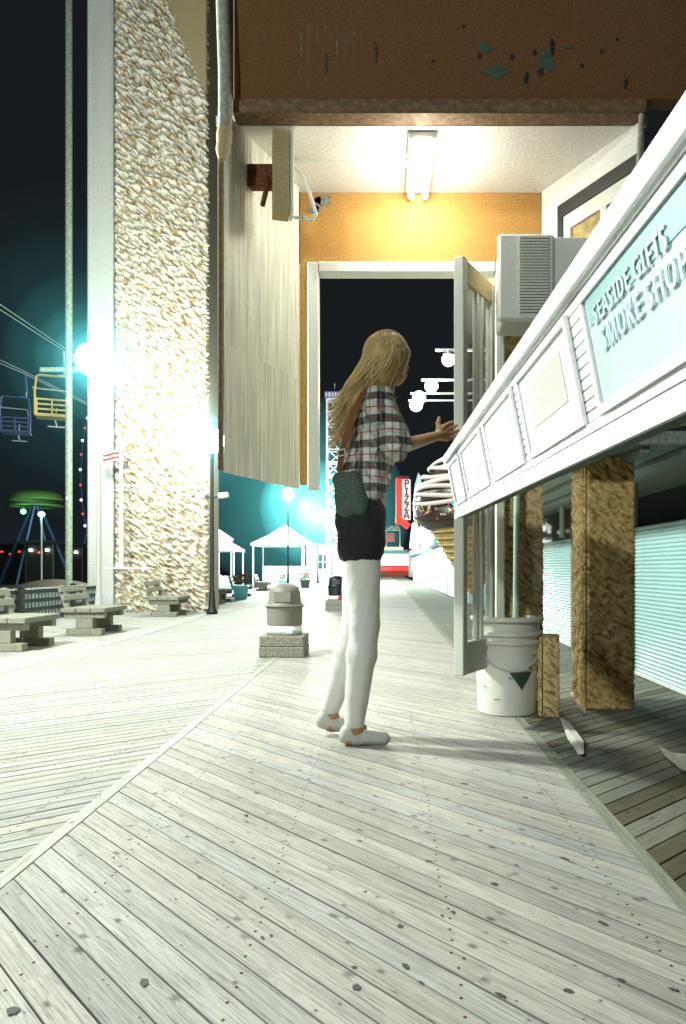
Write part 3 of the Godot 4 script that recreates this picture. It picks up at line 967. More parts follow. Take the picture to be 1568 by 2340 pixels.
func halo_fog(at: Vector3, r: float, density: float, deep := 1.0):  # added fog ball that imitates the glow halo around a lamp
	var f := FogVolume.new()
	f.name = numbered("lamp_halo_fog")
	f.shape = RenderingServer.FOG_VOLUME_SHAPE_ELLIPSOID
	f.size = Vector3(r * 2.0, r * 2.0, maxf(r * 2.0, r * deep))
	var m := FogMaterial.new()
	m.density = density
	m.albedo = Color(0.45, 0.95, 1.0)
	f.material = m
	add_child(f)
	f.position = at
	f.set_meta("kind", "stuff")

func build_lamps():
	lamp_post((226.0 - VPX) * 9.6 / FOC, 9.6, 3.6, "lamp post with two glowing globes in front of the rough stucco pillar", 6.0, true)
	lamp_post(-3.95, 4.4, 3.6, "globe lamp post on the open stretch before the first bench of the row", 20.0)
	lamp_post(-2.6, -2.8, 3.9, "globe lamp post at the start of the row", 6.5)
	var t = lamp_post(-2.99, 12.1, 3.0, "glowing globe lamp post carrying two small floodlights at the stucco pillar corner", 2.2)
	for s in [-1, 1]:
		var m := MB.new()
		m.bar(Vector3(0, 2.00, 0), Vector3(s * 0.12, 2.04, 0), 0.03, 0.03)
		part("arm", m, mats["black iron"], t)
		var f := MB.new()
		f.box(Vector3(s * 0.20, 2.05, 0.0), Vector3(0.18, 0.09, 0.12), Basis(Vector3(0, 0, 1), s * 0.15), 0.02)
		part("floodlight", f, mats["fascia white"], t)
	var names_ := ["beside the white gazebo roof", "past the white gazebo", "before the lattice tower", "at the foot of the lattice tower", "beyond the lattice tower"]
	var zs := [26.0, 31.5, 37.0, 43.0, 50.0]
	for k in 5:
		lamp_post(-3.6 + 0.02 * k, zs[k], 3.55, "glowing globe lamp post " + names_[k], 42.0)
	for q in [[0.42, 0.10], [0.58, 0.045], [0.8, 0.018], [1.15, 0.007], [1.7, 0.0022], [2.2, 0.001]]:
		halo_fog(Vector3(-3.92, 3.6, -9.6), q[0], q[1])
		if q[0] < 1.5:
			halo_fog(Vector3(-2.99, 3.0, -12.1), q[0], q[1])
	for q in [[1.4, 0.010], [2.6, 0.006], [4.5, 0.0025]]:
		halo_fog(Vector3(-3.3, 3.4, -37.0), q[0], q[1], 9.0)
	# bracket lamps beyond the door
	var spots := [[1025, 822, 800, 6.4, "bracket lamp with round globe, first along the shop wall from the open door"], [986, 882, 868, 8.2, "bracket lamp with lit globe, second along the shop wall from the open door"], [958, 909, 899, 9.6, "bracket lamp with lit globe, third along the shop wall from the open door"], [951, 925, 915, 10.8, "bracket lamp with lit globe, last along the shop wall from the open door"]]
	for s in spots:
		var at := px(s[0], s[1], s[3])
		var b := thing("bracket_lamp", s[4], "lamp", at, 0.0, "globe lamps on long arms beyond the door")
		var g := MB.new()
		g.ball(Vector3.ZERO, Vector3.ONE * 0.060 * s[3] / 6.4, 14, 10)
		part("globe_light", g, mats["warm bulb"], b)
		var arm := MB.new()
		var top: float = (s[1] - s[2]) * s[3] / FOC
		arm.bar(Vector3(-0.12, top, 0), Vector3(1.93 - at.x, top, 0), 0.02, 0.025)
		part("arm", arm, mats["steel pale"], b)
		var cap := MB.new()
		cap.lathe(Vector3(0, 0, 0), [[0.05, 0.03], [0.05, top * 0.6], [0.015, top * 0.7], [0.015, top]], 10)
		part("cap", cap, mats["steel pale"], b)
		omni(b, Vector3(0, 0, 0), Color(1.0, 0.96, 0.84), 0.5, 0.05)
	var fw := thing("upper_wall", "dark upper wall of the shop row that carries the bracket lamps", "wall", Vector3(2.02, 0, -9.0))
	var m := MB.new()
	m.box(Vector3(0, 2.3, 0), Vector3(0.18, 3.0, 5.2), Basis(), 0.01)
	part("boarding", m, mats["black iron"], fw)
	var cp := MB.new()
	cp.box(Vector3(0, 3.83, 0), Vector3(0.24, 0.06, 5.3))
	part("coping", cp, mats["soffit"], fw)
	var leg := MB.new()
	leg.box(Vector3(0.0, 0.4, 0), Vector3(0.16, 0.8, 5.0), Basis(), 0.01)
	part("plinth", leg, mats["black iron"], fw)

# ------------------------------------------------------------------ benches, bins
func make_bench(label: String) -> Node3D:
	var t := thing("bench", label, "bench", Vector3.ZERO, 0.0, "timber benches along the boardwalk edge")
	var bw: Material = mats["bench wood"]
	for k in 3:
		var s := MB.new()
		s.box(Vector3(-0.17 + k * 0.172, 0.295, 0), Vector3(0.165, 0.055, 0.72))
		part("seat_board", s, bw, t)
	for z in [-0.27, 0.27]:
		var bl := MB.new()
		bl.box(Vector3(0, 0.232, z), Vector3(0.47, 0.068, 0.09))
		part("seat_beam", bl, bw, t)
		var pd := MB.new()
		pd.box(Vector3(0, 0.137, z), Vector3(0.20, 0.12, 0.10))
		part("pedestal", pd, bw, t)
		var ft := MB.new()
		ft.box(Vector3(0, 0.038, z), Vector3(0.42, 0.076, 0.11))
		part("foot_block", ft, bw, t)
		var st := MB.new()
		st.bar(Vector3(-0.20, 0.27, z), Vector3(-0.30, 0.58, z), 0.05, 0.08, Vector3(0, 0, 1))
		part("back_post", st, bw, t)
	for k in 2:
		var s := MB.new()
		s.box(Vector3(-0.235 - k * 0.04, 0.44 + k * 0.10, 0), Vector3(0.03, 0.075, 0.70), Basis(Vector3(0, 0, 1), 0.3))
		part("back_board", s, bw, t)
	return t

func build_benches():
	var b := make_bench("timber bench beside the picket fence with deep shade under its thick seat")
	b.position = Vector3(-3.62, 0, -6.90)
	copy_of(b, Vector3(-3.54, 0, -8.55), "timber bench beside the twin-globe lamp post and picket fence end")
	copy_of(b, Vector3(-3.62, 0, -11.75), "timber bench close against the foot of the rough stucco pillar")
	copy_of(b, Vector3(-3.86, 0, -16.3), "timber bench just past the rough stucco pillar")
	copy_of(b, Vector3(-4.05, 0, -19.8), "timber bench between the stucco pillar and the flower tubs")
	copy_of(b, Vector3(-4.35, 0, -25.0), "timber bench in front of the white gazebo")

func make_can(label: String, body: String, band: String, e: Array) -> Node3D:
	var t := thing("trash_can", label, "trash can", Vector3.ZERO, 0.0, "domed trash cans down the middle of the boardwalk")
	for k in 2:
		var b := MB.new()
		b.box(Vector3(0, 0.046 + k * 0.094, 0), Vector3(0.40 - 0.006 * k, 0.092, 0.40 - 0.006 * k), Basis(), 0.008)
		part("base_timber", b, mats["concrete"], t)
	var c := MB.new()
	c.lathe(Vector3(0, 0.185, 0), [[0.0, 0.0], [0.158, 0.0], [0.158, 0.085], [0.0, 0.086]], 24)
	part("band", c, mats[band], t)
	var d := MB.new()
	d.lathe(Vector3(0, 0.27, 0), [[0.155, 0.0], [0.160, 0.02], [0.163, 0.16], [0.170, 0.175], [0.166, 0.19], [0.150, 0.21], [0.142, 0.30], [0.125, 0.345], [0.08, 0.372], [0.0, 0.38]], 26, e[0])
	part("hood", d, mats[body], t)
	var l := MB.new()
	l.lathe(Vector3(0, 0.438, 0), [[0.160, 0.0], [0.180, 0.004], [0.180, 0.016], [0.160, 0.022]], 26, e[0])
	part("rim", l, mats[body], t)
	var fl := MB.new()
	fl.box(Vector3(0.0, 0.53, 0.146), Vector3(0.15, 0.09, 0.012), Basis(Vector3.RIGHT, -0.08))
	part("flap", fl, mats[body], t)
	return t

func build_cans():
	var a := make_can("grey domed trash can with a white band on a timber base, at the plank seam", "can grey", "fascia white", [0.0])
	a.position = Vector3(-0.91, 0, -6.35)
	var lb := MB.new()
	lb.box(Vector3(0.06, 0.225, 0.1585), Vector3(0.07, 0.03, 0.004))
	part("sticker", lb, mats["pale blue"], a)
	var b := make_can("black plastic-hooded trash can with white and red band", "can dark", "fascia white", [0.035])
	b.position = Vector3(-0.93, 0, -13.4)
	var rb := MB.new()
	rb.box(Vector3(0.085, 0.228, 0.10), Vector3(0.13, 0.08, 0.11), Basis(Vector3.UP, 0.7), 0.01)
	part("red_plate", rb, mats["red paint"], b)
	var zs := [20.5, 27.5, 34.5, 41.5, 48.5, 55.5]
	var nm := ["third along the seam from the grey one", "fourth along the seam from the grey one", "fifth along the seam from the grey one", "sixth along the seam from the grey one", "seventh along the seam from the grey one", "last one of the row by the red stall"]
	for k in 6:
		copy_of(b, Vector3(-0.95, 0, -zs[k]), "black-hooded trash can, " + nm[k], 0.3 * k)

# ------------------------------------------------------------------ left side
func chair_lift(at: Vector3, body: String, label: String, sc: float):
	var t := thing("lift_chair", label, "lift chair", at, 0.35, "chairs hanging from the lift cable")
	var b: Material = mats[body]
	var fr := MB.new()
	var w := 0.31 * sc; var h := 0.80 * sc
	fr.tube([Vector3(-w, -h, 0), Vector3(-w * 1.02, -h * 0.45, 0), Vector3(-w * 0.92, -0.03, 0), Vector3(-w * 0.75, 0, 0), Vector3(w * 0.75, 0, 0), Vector3(w * 0.92, -0.03, 0), Vector3(w * 1.02, -h * 0.45, 0), Vector3(w, -h, 0)], 0.022 * sc, 8)
	part("frame", fr, b, t)
	var hg := MB.new()
	hg.tube([Vector3(w * 0.3, 0, 0), Vector3(w * 0.72, 0.03, 0), Vector3(w * 0.76, 0.20 * sc, 0), Vector3(w * 0.70, 0.52 * sc, 0)], 0.028 * sc, 8)
	part("hanger", hg, mats["icing"] if body == "yellow paint" else b, t)
	for k in 4:
		var s := MB.new()
		s.bar(Vector3(-w, -h * (0.60 + 0.125 * k), 0.01), Vector3(w, -h * (0.60 + 0.125 * k), 0.01), 0.02 * sc, 0.035 * sc)
		part("back_slat", s, b, t)
	for k in 3:
		var s := MB.new()
		s.bar(Vector3(-w * 0.9 + w * 0.9 * k, -h * 0.6, 0.015), Vector3(-w * 0.9 + w * 0.9 * k, -h, 0.015), 0.03 * sc, 0.02 * sc, Vector3(0, 0, 1))
		part("back_bar", s, b, t)
	var st := MB.new()
	st.box(Vector3(0, -h, -0.2 * sc), Vector3(w * 2, 0.03 * sc, 0.4 * sc))
	part("seat", st, b, t)
	var sb := MB.new()
	sb.tube([Vector3(-w * 0.95, -h * 0.55, 0.0), Vector3(-w * 1.15, -h * 0.28, -0.1), Vector3(-w * 1.0, -h * 0.24, -0.35 * sc), Vector3(w * 0.7, -h * 0.26, -0.35 * sc), Vector3(w * 0.95, -h * 0.6, 0.0)], 0.014 * sc, 6)
	part("safety_bar", sb, mats["steel pale"], t)
	var fr2 := MB.new()
	fr2.tube([Vector3(0.05, -h * 0.7, -0.38 * sc), Vector3(0.02, -h * 1.02, -0.40 * sc), Vector3(0.05, -h * 1.17, -0.42 * sc)], 0.014 * sc, 6)
	fr2.tube([Vector3(-0.12 * sc, -h * 1.18, -0.42 * sc), Vector3(0.20 * sc, -h * 1.18, -0.42 * sc)], 0.016 * sc, 6)
	part("foot_rest", fr2, mats["steel pale"], t)

func build_left_side():
	# lift tower pole and cables
	var t := thing("lift_tower", "tall round green-grey steel pole of the chair lift", "tower", Vector3((157.5 - VPX) * 12.2 / FOC, 0, -12.2))
	var p := MB.new()
	p.lathe(Vector3(0, -0.47, 0), [[0.0, 0.0], [0.12, 0.0], [0.12, 0.08], [0.058, 0.12], [0.058, 6.0], [0.055, 11.6], [0.0, 11.6]], 18)
	part("pole", p, mats["tower pole"], t)
	for k in 2:
		var m := MB.new()
		m.box(Vector3(0.0, 2.0 + 1.7 * k, 0.062), Vector3(0.04, 0.06, 0.02))
		part("bolt_plate", m, mats["steel pale"], t)
	var arm := MB.new()
	arm.bar(Vector3(-0.5, 4.25, 0), Vector3(0.5, 4.25, 0), 0.06, 0.08)
	part("cross_arm", arm, mats["tower pole"], t)
	var hang := px(140, 797, 14.0); var hang2 := px(48, 850, 18.0)
	for q in [[hang, px(-40, 682, 11.2), px(195, 838, 15.6), "thin lift cable that carries the yellow chair"], [hang2, px(-20, 822, 15.0), px(210, 930, 27.0), "thin lift cable that carries the blue chair"]]:
		var m := MB.new()
		m.tube([q[1], q[0], q[2]], 0.006, 6)
		m.tube([q[1] + Vector3(0.05, 0.06, 0), q[0] + Vector3(0.0, 0.06, 0), q[2] + Vector3(0, 0.06, 0)], 0.006, 6)
		tag(part("lift_cable", m, mats["tower pole"], self), q[3], "cable", "lift cables")
	chair_lift(hang - Vector3(0.22, 0.52, 0.08), "yellow paint", "yellow tubular double chair of the chair lift with pale safety bar", 1.0)
	chair_lift(hang2 - Vector3(0.20, 0.62, 0.08), "blue paint", "dark blue tubular double chair of the chair lift with pale safety bar", 1.12)
	# picket fence along the beach edge
	var f := thing("picket_fence", "low dark rail fence with pale pickets along the beach edge", "fence")
	for k in 46:
		var z := 8.3 + k * 0.105
		var m := MB.new()
		m.box(Vector3(-5.18, 0.255, -z), Vector3(0.02, 0.49, 0.062))
		part("picket", m, mats["picket"], f)
	for k in 4:
		var m := MB.new()
		m.box(Vector3(-5.155, 0.06 + 0.13 * k, -10.65), Vector3(0.024, 0.055, 4.9))
		part("rail", m, mats["black iron"], f)
	for z in [8.2, 9.85, 11.5, 13.1]:
		var m := MB.new()
		m.box(Vector3(-5.12, 0.27, -z), Vector3(0.07, 0.54, 0.10))
		part("fence_post", m, mats["black iron"], f)
	# sand heap
	var s := MB.new()
	var pr := []
	for i in 9:
		pr.append([3.2 * (1.0 - i / 8.0), -0.02 + 0.85 * pow(sin(i / 8.0 * PI / 2), 1.3)])
	s.lathe(Vector3.ZERO, pr, 28, 0.06)
	var sh := part("sand_heap", s, mats["sand"], self)
	sh.position = Vector3(-13.2, -0.46, -28)
	tag(sh, "low rounded heap of sand on the dark beach", "sand heap")
	# flag pole held on the pillar
	var fp := thing("flag_pole", "slim white pole with a small striped flag on the stucco pillar", "flagpole", Vector3((293.0 - VPX) * 12.35 / FOC, 0, -12.02))
	var q := MB.new()
	q.tube([Vector3(0, 0.80, 0), Vector3(0, EYE + 295.0 * 12.0 / FOC, 0)], [0.034, 0.026], 10)
	part("pole", q, mats["fascia white"], fp)
	var cr := MB.new()
	cr.bar(Vector3(-0.28, 0.79, 0), Vector3(0.5, 0.79, 0), 0.03, 0.022)
	part("cross_bar", cr, mats["fascia white"], fp)
	for y in [0.82, 2.7]:
		var k := MB.new()
		k.bar(Vector3(0, y, 0.0), Vector3(0, y, -0.12), 0.03, 0.03)
		part("bracket", k, mats["steel pale"], fp)
	var ball := MB.new()
	ball.ball(Vector3(0, EYE + 298.0 * 12.0 / FOC, 0), Vector3.ONE * 0.045, 10, 8)
	part("finial", ball, mats["fascia white"], fp)
	for k in 5:
		var m := MB.new()
		var y := 2.80 - 0.036 * k
		m.tube([Vector3(-0.03, y, 0.01), Vector3(-0.12, y - 0.01, 0.03), Vector3(-0.22, y - 0.035, 0.0), Vector3(-0.30, y - 0.05, 0.02)], 0.019, 6)
		part("flag_stripe", m, mats["red paint"] if k % 2 else mats["fascia white"], fp)
	# lit ride far over the beach
	var r := thing("amusement_ride", "distant amusement ride with a green-lit canopy on splayed truss legs", "ride", Vector3((82.0 - VPX) * 55.0 / FOC, -0.47, -55))
	var m := MB.new()
	m.lathe(Vector3(0, 6.6, 0), [[1.9, 0.0], [2.0, 0.15], [1.75, 0.55], [1.2, 0.75], [0.0, 0.8]], 20)
	part("canopy", m, mats["green ride"], r)
	var rim := MB.new()
	rim.lathe(Vector3(0, 6.1, 0), [[1.85, 0.0], [2.0, 0.02], [2.0, 0.18], [1.85, 0.2]], 20)
	part("canopy_rim", rim, mats["green ride"], r)
	for k in 4:
		var l := MB.new()
		l.bar(Vector3(0.2 * (k - 1.5), 6.2, 0), Vector3(2.2 * (k - 1.5), 0, 0.8 * (1 if k % 2 else -1)), 0.16, 0.16)
		part("truss_leg", l, mats["blue paint"], r)
	var gb := MB.new()
	gb.ball(Vector3(0.0, 5.6, 1.9), Vector3.ONE * 0.2, 10, 8)
	part("green_lamp", gb, mats["green bulb"], r)
	omni(r, Vector3(0, 5.5, 2.3), Color(0.4, 1.0, 0.35), 0.5, 0.3)
	var gp := thing("green_lamp_post", "far small lamp post with a green-white light on the dark pier", "lamp post", Vector3((95.0 - VPX) * 50.0 / FOC, -0.47, -50))
	var m2 := MB.new()
	m2.tube([Vector3(0, 0, 0), Vector3(0, 5.0, 0)], 0.06, 8)
	part("post", m2, mats["steel pale"], gp)
	var m3 := MB.new()
	m3.ball(Vector3(0, 5.15, 0), Vector3(0.24, 0.20, 0.24), 12, 8)
	part("globe_light", m3, mats["green bulb"], gp)
	omni(gp, Vector3(0, 5.15, 0), Color(0.6, 1.0, 0.8), 5.0, 0.2)
	# ferris wheel edge with pink bulbs, partly behind the pillar
	var fw := thing("wheel_ride", "tall dark wheel ride with pink bulbs behind the pale pillar strip", "ride", Vector3((222.0 - VPX) * 70.0 / FOC, -0.47, -70))
	var ring := []
	for i in 41:
		var an := TAU * i / 40
		ring.append(Vector3(cos(an) * 1.6, 10.5 + sin(an) * 7.0, 0))
	var m4 := MB.new(); m4.tube(ring, 0.10, 8)
	part("rim", m4, mats["blue paint"], fw)
	for i in 14:
		var an := PI * 0.55 + i * 0.07 * PI
		var bb := MB.new()
		bb.ball(Vector3(cos(an) * 1.62, 10.5 + sin(an) * 7.0, 0.15), Vector3.ONE * 0.13, 8, 6)
		part("bulb", bb, mats["red bulb"] if i % 2 else mats["menu light"], fw)
	for i in 8:
		var an := TAU * i / 8
		var sp := MB.new()
		sp.bar(Vector3(0, 10.5, 0), Vector3(cos(an) * 1.6, 10.5 + sin(an) * 7.0, 0), 0.08, 0.08)
		part("spoke", sp, mats["blue paint"], fw)
	for s2 in [-1, 1]:
		var lg := MB.new()
		lg.bar(Vector3(0, 10.5, 0), Vector3(s2 * 2.0, 0, 0), 0.2, 0.2)
		part("support_leg", lg, mats["blue paint"], fw)
	# low dark stalls with a few lights at the back of the beach
	var stalls := [[40, 1232, 66, "red bulb", 60.0, "low dark beach stall with one red light"], [105, 1236, 62, "warm bulb", 55.0, "low dark beach stall with warm lights under its eaves"], [165, 1240, 70, "warm bulb", 62.0, "low dark beach stall with two orange lights by the lift pole"]]
	for q2 in stalls:
		var z: float = q2[4]
		var st := thing("beach_stall", q2[5], "stall", Vector3((q2[0] - VPX) * z / FOC, -0.47, -z))
		var wd: float = q2[2] * z / FOC
		var h := 3.2
		var b := MB.new()
		b.box(Vector3(0, h / 2, 0), Vector3(wd, h, 2.0), Basis(), 0.05)
		part("wall", b, mats["black iron"], st)
		var rf := MB.new()
		rf.slab(PackedVector2Array([Vector2(-wd * 0.6, -1.3), Vector2(wd * 0.6, -1.3), Vector2(wd * 0.6, 1.3), Vector2(-wd * 0.6, 1.3)]), h, h + 0.25)
		part("roof", rf, mats["shorts"], st)
		for k in 3:
			var lb := MB.new()
			lb.ball(Vector3(-wd * 0.3 + wd * 0.3 * k, h - 0.5 - 0.2 * (k % 2), 1.12), Vector3(0.14, 0.10, 0.1), 8, 6)
			part("stall_light", lb, mats[q2[3]] if k != 1 else mats["red bulb"], st)

# ------------------------------------------------------------------ far boardwalk
func tent(at: Vector3, w: float, eave: float, peak: float, label: String, called := "gazebo", flat_ := false):
	var t := thing(called, label, called.replace("_", " "), at)
	var r := MB.new()
	var h := w / 2
	var c := [Vector3(-h, eave, h), Vector3(h, eave, h), Vector3(h, eave, -h), Vector3(-h, eave, -h)]
	for k in 4:
		var a: Vector3 = c[k]; var b: Vector3 = c[(k + 1) % 4]
		var top := Vector3(0, peak, 0)
		var m1 := a.lerp(top, 0.5) - Vector3(0, 0.07 * w / 2.6, 0); var m2 := b.lerp(top, 0.5) - Vector3(0, 0.07 * w / 2.6, 0)
		r.quad(a, b, m2, m1)
		r.flat(m1, m2, top)
	part("roof", r, mats["tent cloth"], t)
	for k in 4:
		var v := MB.new()
		v.bar(c[k] - Vector3(0, 0.05, 0), c[(k + 1) % 4] - Vector3(0, 0.05, 0), 0.02, 0.12)
		part("valance", v, mats["tent cloth"], t)
		var p := MB.new()
		p.bar(Vector3(c[k].x * 0.94, 0, c[k].z * 0.94), Vector3(c[k].x * 0.94, eave, c[k].z * 0.94), 0.06, 0.06)
		part("post", p, mats["fascia white"], t)
	var ct := MB.new()
	ct.box(Vector3(0, 0.45, 0.0), Vector3(w * 0.7, 0.9, w * 0.5), Basis(), 0.02)
	part("counter", ct, mats["pale blue"], t)
	return t

func build_far():
	tent(Vector3(-4.35, 0, -30.5), 2.5, 1.86, 2.72, "white pyramid-roofed gazebo on posts near the glowing lamps")
	tent(Vector3(-8.2, -0.47, -34.0), 2.3, 2.2, 3.1, "white beach tent in front of the fairground lights", "market_tent")
	tent(Vector3(-10.4, -0.47, -39.0), 3.2, 3.0, 4.4, "larger white beach tent behind the stucco pillar edge", "market_tent")
	# flower tubs
	for q in [[-3.9, 27.0, "leaf", "small tub with green and red plants beside the gazebo"], [-3.25, 28.5, "petal", "dark tub with red flowers past the gazebo"], [-3.75, 18.2, "leaf", "tub of leafy plants behind the bench by the pillar"]]:
		var t := thing("flower_tub", q[3], "planter", Vector3(q[0], 0, -q[1]))
		var m := MB.new()
		m.lathe(Vector3.ZERO, [[0.0, 0.0], [0.16, 0.0], [0.21, 0.30], [0.23, 0.31], [0.22, 0.34], [0.0, 0.30]], 14)
		part("tub", m, mats["can dark"] if q[2] == "petal" else mats["turquoise"], t)
		var lf := MB.new()
		for k in 60:
			var a := Vector3(rng.randf_range(-0.2, 0.2), 0.33 + rng.randf_range(0.0, 0.26), rng.randf_range(-0.2, 0.2))
			var u := Vector3(rng.randf_range(-1, 1), rng.randf_range(-0.2, 1), rng.randf_range(-1, 1)).normalized() * 0.09
			var s := u.cross(Vector3(0.3, 0.5, 0.8)).normalized() * 0.03
			lf.quad(a - s * 0.3, a + u * 0.5 - s, a + u, a + u * 0.5 + s)
		part("foliage", lf, mats["leaf"], t)
		var fl := MB.new()
		for k in 14:
			fl.ball(Vector3(rng.randf_range(-0.2, 0.2), 0.5 + rng.randf_range(0.0, 0.14), rng.randf_range(-0.2, 0.2)), Vector3.ONE * 0.03, 6, 4)
		part("blossom", fl, mats["petal"], t)
	# white kiosks past the gazebo
	var ks := [[725, 1244, 62, 38.0, "low white kiosk with a framed window past the gazebo"], [786, 1250, 46, 50.0, "pale blue shed with a four-pane window behind the trash cans"], [812, 1256, 34, 60.0, "farthest white kiosk by the glowing lamps"]]
	for q in ks:
		var z: float = q[3]
		var t := thing("kiosk", q[4], "kiosk", Vector3((q[0] - VPX) * z / FOC, 0, -z))
		var w: float = q[2] * z / FOC
		var h: float = EYE + (VPY - q[1]) * z / FOC
		var b := MB.new()
		b.box(Vector3(0, h * 0.46, 0), Vector3(w, h * 0.92, 1.4), Basis(), 0.02)
		part("wall", b, mats["pale blue"] if z == 50.0 else mats["fascia white"], t)
		var r := MB.new()
		r.box(Vector3(0, h * 0.96, 0.1), Vector3(w * 1.12, h * 0.07, 1.8), Basis(), 0.02)
		part("roof", r, mats["fascia white"], t)
		for s in [-1, 1]:
			var wn := MB.new()
			wn.box(Vector3(s * w * 0.24, h * 0.55, 0.712), Vector3(w * 0.26, h * 0.36, 0.02), Basis(), 0.0)
			var wi := part("window", wn, mats["concrete"] if s < 0 else mats["dark gap"], t)
			for k in 2:
				var mu := MB.new()
				if k == 0: mu.box(Vector3(s * w * 0.24, h * 0.55, 0.725), Vector3(0.03, h * 0.36, 0.012))
				else: mu.box(Vector3(s * w * 0.24, h * 0.55, 0.726), Vector3(w * 0.26, 0.03, 0.012))
				part("mullion", mu, mats["fascia white"], wi)
		for s in 5:
			var ps := MB.new()
			ps.box(Vector3(-w * 0.5 + w * 0.25 * s, h * 0.46, 0.735), Vector3(0.05, h * 0.9, 0.06))
			part("corner_post", ps, mats["fascia white"], t)
	# drop tower of lattice steel
	var tz := 46.0
	var tw := thing("lattice_tower", "tall pale pink lattice steel ride tower with a sign box on top", "tower", Vector3((765.0 - VPX) * tz / FOC, -0.47, -tz))
	var hh := 0.47; var th := EYE + 0.47 + 385.0 * tz / FOC
	var seg := 15
	var cs := [Vector3(-hh, 0, hh), Vector3(hh, 0, hh), Vector3(hh, 0, -hh), Vector3(-hh, 0, -hh)]
	for k in 4:
		var l := MB.new()
		l.bar(cs[k], cs[k] + Vector3(0, th, 0), 0.12, 0.12, Vector3(0, 0, 1))
		part("leg", l, mats["truss pink"], tw)
	for i in seg:
		var y0 := th * i / seg; var y1 := th * (i + 1) / seg
		for k in 4:
			var a: Vector3 = cs[k]; var b: Vector3 = cs[(k + 1) % 4]
			var h1 := MB.new()
			h1.bar(a + Vector3(0, y1, 0), b + Vector3(0, y1, 0), 0.07, 0.07)
			part("strut", h1, mats["truss pink"], tw)
			var h2 := MB.new()
			if i % 2: h2.bar(a + Vector3(0, y0, 0), b + Vector3(0, y1, 0), 0.06, 0.06)
			else: h2.bar(a + Vector3(0, y1, 0), b + Vector3(0, y0, 0), 0.06, 0.06)
			part("diagonal", h2, mats["truss pink"], tw)
	var sg := MB.new()
	sg.box(Vector3(0, th + 0.28, 0), Vector3(1.25, 0.42, 1.1), Basis(), 0.03)
	part("sign_box", sg, mats["blue paint"], tw)
	for k in 6:
		var lt := MB.new()
		lt.box(Vector3(-0.5 + 0.2 * k, th + 0.28, 0.565), Vector3(0.12, 0.2 + 0.06 * (k % 2), 0.03))
		part("sign_mark", lt, mats["icing"], tw)
	var rod := MB.new()
	rod.tube([Vector3(0, th + 0.5, 0), Vector3(0, th + 1.1, 0)], 0.03, 6)
	part("rod", rod, mats["steel pale"], tw)
	# shop row beyond the doorway: boarded fronts
	var zs := [10.9, 15.6, 21.0, 28.0, 37.0, 47.0]
	var lab := ["turquoise boarded shop front behind the ice cream cone", "pale blue boarded shop front past the ice cream cone", "pale boarded shop front under the pizza sign", "white boarded shop front past the pizza sign", "farthest boarded shop front by the red stall"]
	for k in 5:
		var za: float = zs[k]; var zb: float = zs[k + 1] - 0.15
		var t := thing("shop_front", lab[k], "shop", Vector3.ZERO, 0.0, "boarded shop fronts along the boardwalk")
		var nb := 14
		for i in nb:
			var z0 := lerpf(za, zb, float(i) / nb); var z1 := lerpf(za, zb, float(i + 1) / nb)
			var b := MB.new()
			b.box(Vector3(1.90 + (0.006 if i % 2 else 0.0), 0.79, -(z0 + z1) / 2), Vector3(0.05, 1.58, z1 - z0 - 0.02), Basis(), 0.004)
			part("board", b, mats["turquoise"] if k == 0 else (mats["pale blue"] if k % 2 else mats["shutter metal"]), t)
		var fa := MB.new()
		fa.box(Vector3(1.78, 1.72, -(za + zb) / 2), Vector3(0.30, 0.26, zb - za), Basis(), 0.01)
		part("fascia", fa, mats["fascia white"] if k % 2 else mats["blue paint"], t)
		var ro := MB.new()
		ro.box(Vector3(2.1, 1.89, -(za + zb) / 2), Vector3(1.0, 0.05, zb - za + 0.05), Basis(), 0.01)
		part("roof", ro, mats["soffit"], t)
	# giant ice cream
	var iz := 8.9
	var ic := thing("ice_cream_cone", "giant ice cream cone with striped icing and coloured sprinkles on the shop front", "ice cream cone")
	var tip := px(1086, 1366, iz); var mid := px(1078, 1196, iz)
	var up := (mid - tip).normalized()
	var sdx := up.cross(Vector3(0, 0, 1)).normalized()
	var bs := Basis(sdx, up, sdx.cross(up))
	var L := tip.distance_to(mid)
	var cn := MB.new()
	var prof := []
	for i in 13:
		var f := i / 12.0
		prof.append([0.02 + 0.53 * f + (0.014 if i % 2 else 0.0), L * f])
	cn.lathe(tip, prof, 26, 0.012, bs)
	part("cone", cn, mats["wafer"], ic)
	for k in 10:
		var rg := MB.new()
		var f := 0.12 + 0.088 * k
		var pts := []
		for i in 25:
			var an := TAU * i / 24
			pts.append(tip + bs * Vector3(cos(an) * (0.03 + 0.535 * f), L * f + 0.02 * sin(an * 2.0), sin(an) * (0.03 + 0.535 * f)))
		rg.tube(pts, 0.017, 6)
		part("cone_ridge", rg, mats["wafer orange"] if k < 4 else mats["wafer"], ic)
	var dp := MB.new()
	dp.lathe(mid, [[0.55, -0.06], [0.68, 0.02], [0.71, 0.10], [0.69, 0.22], [0.62, 0.27]], 30, 0.05, bs)
	part("chocolate_dip", dp, mats["chocolate"], ic)
	var sw := MB.new()
	sw.lathe(mid, [[0.62, 0.25], [0.68, 0.30], [0.66, 0.42], [0.57, 0.58], [0.41, 0.72], [0.23, 0.81], [0.0, 0.85]], 30, 0.03, bs)
	part("swirl_core", sw, mats["chocolate"], ic)
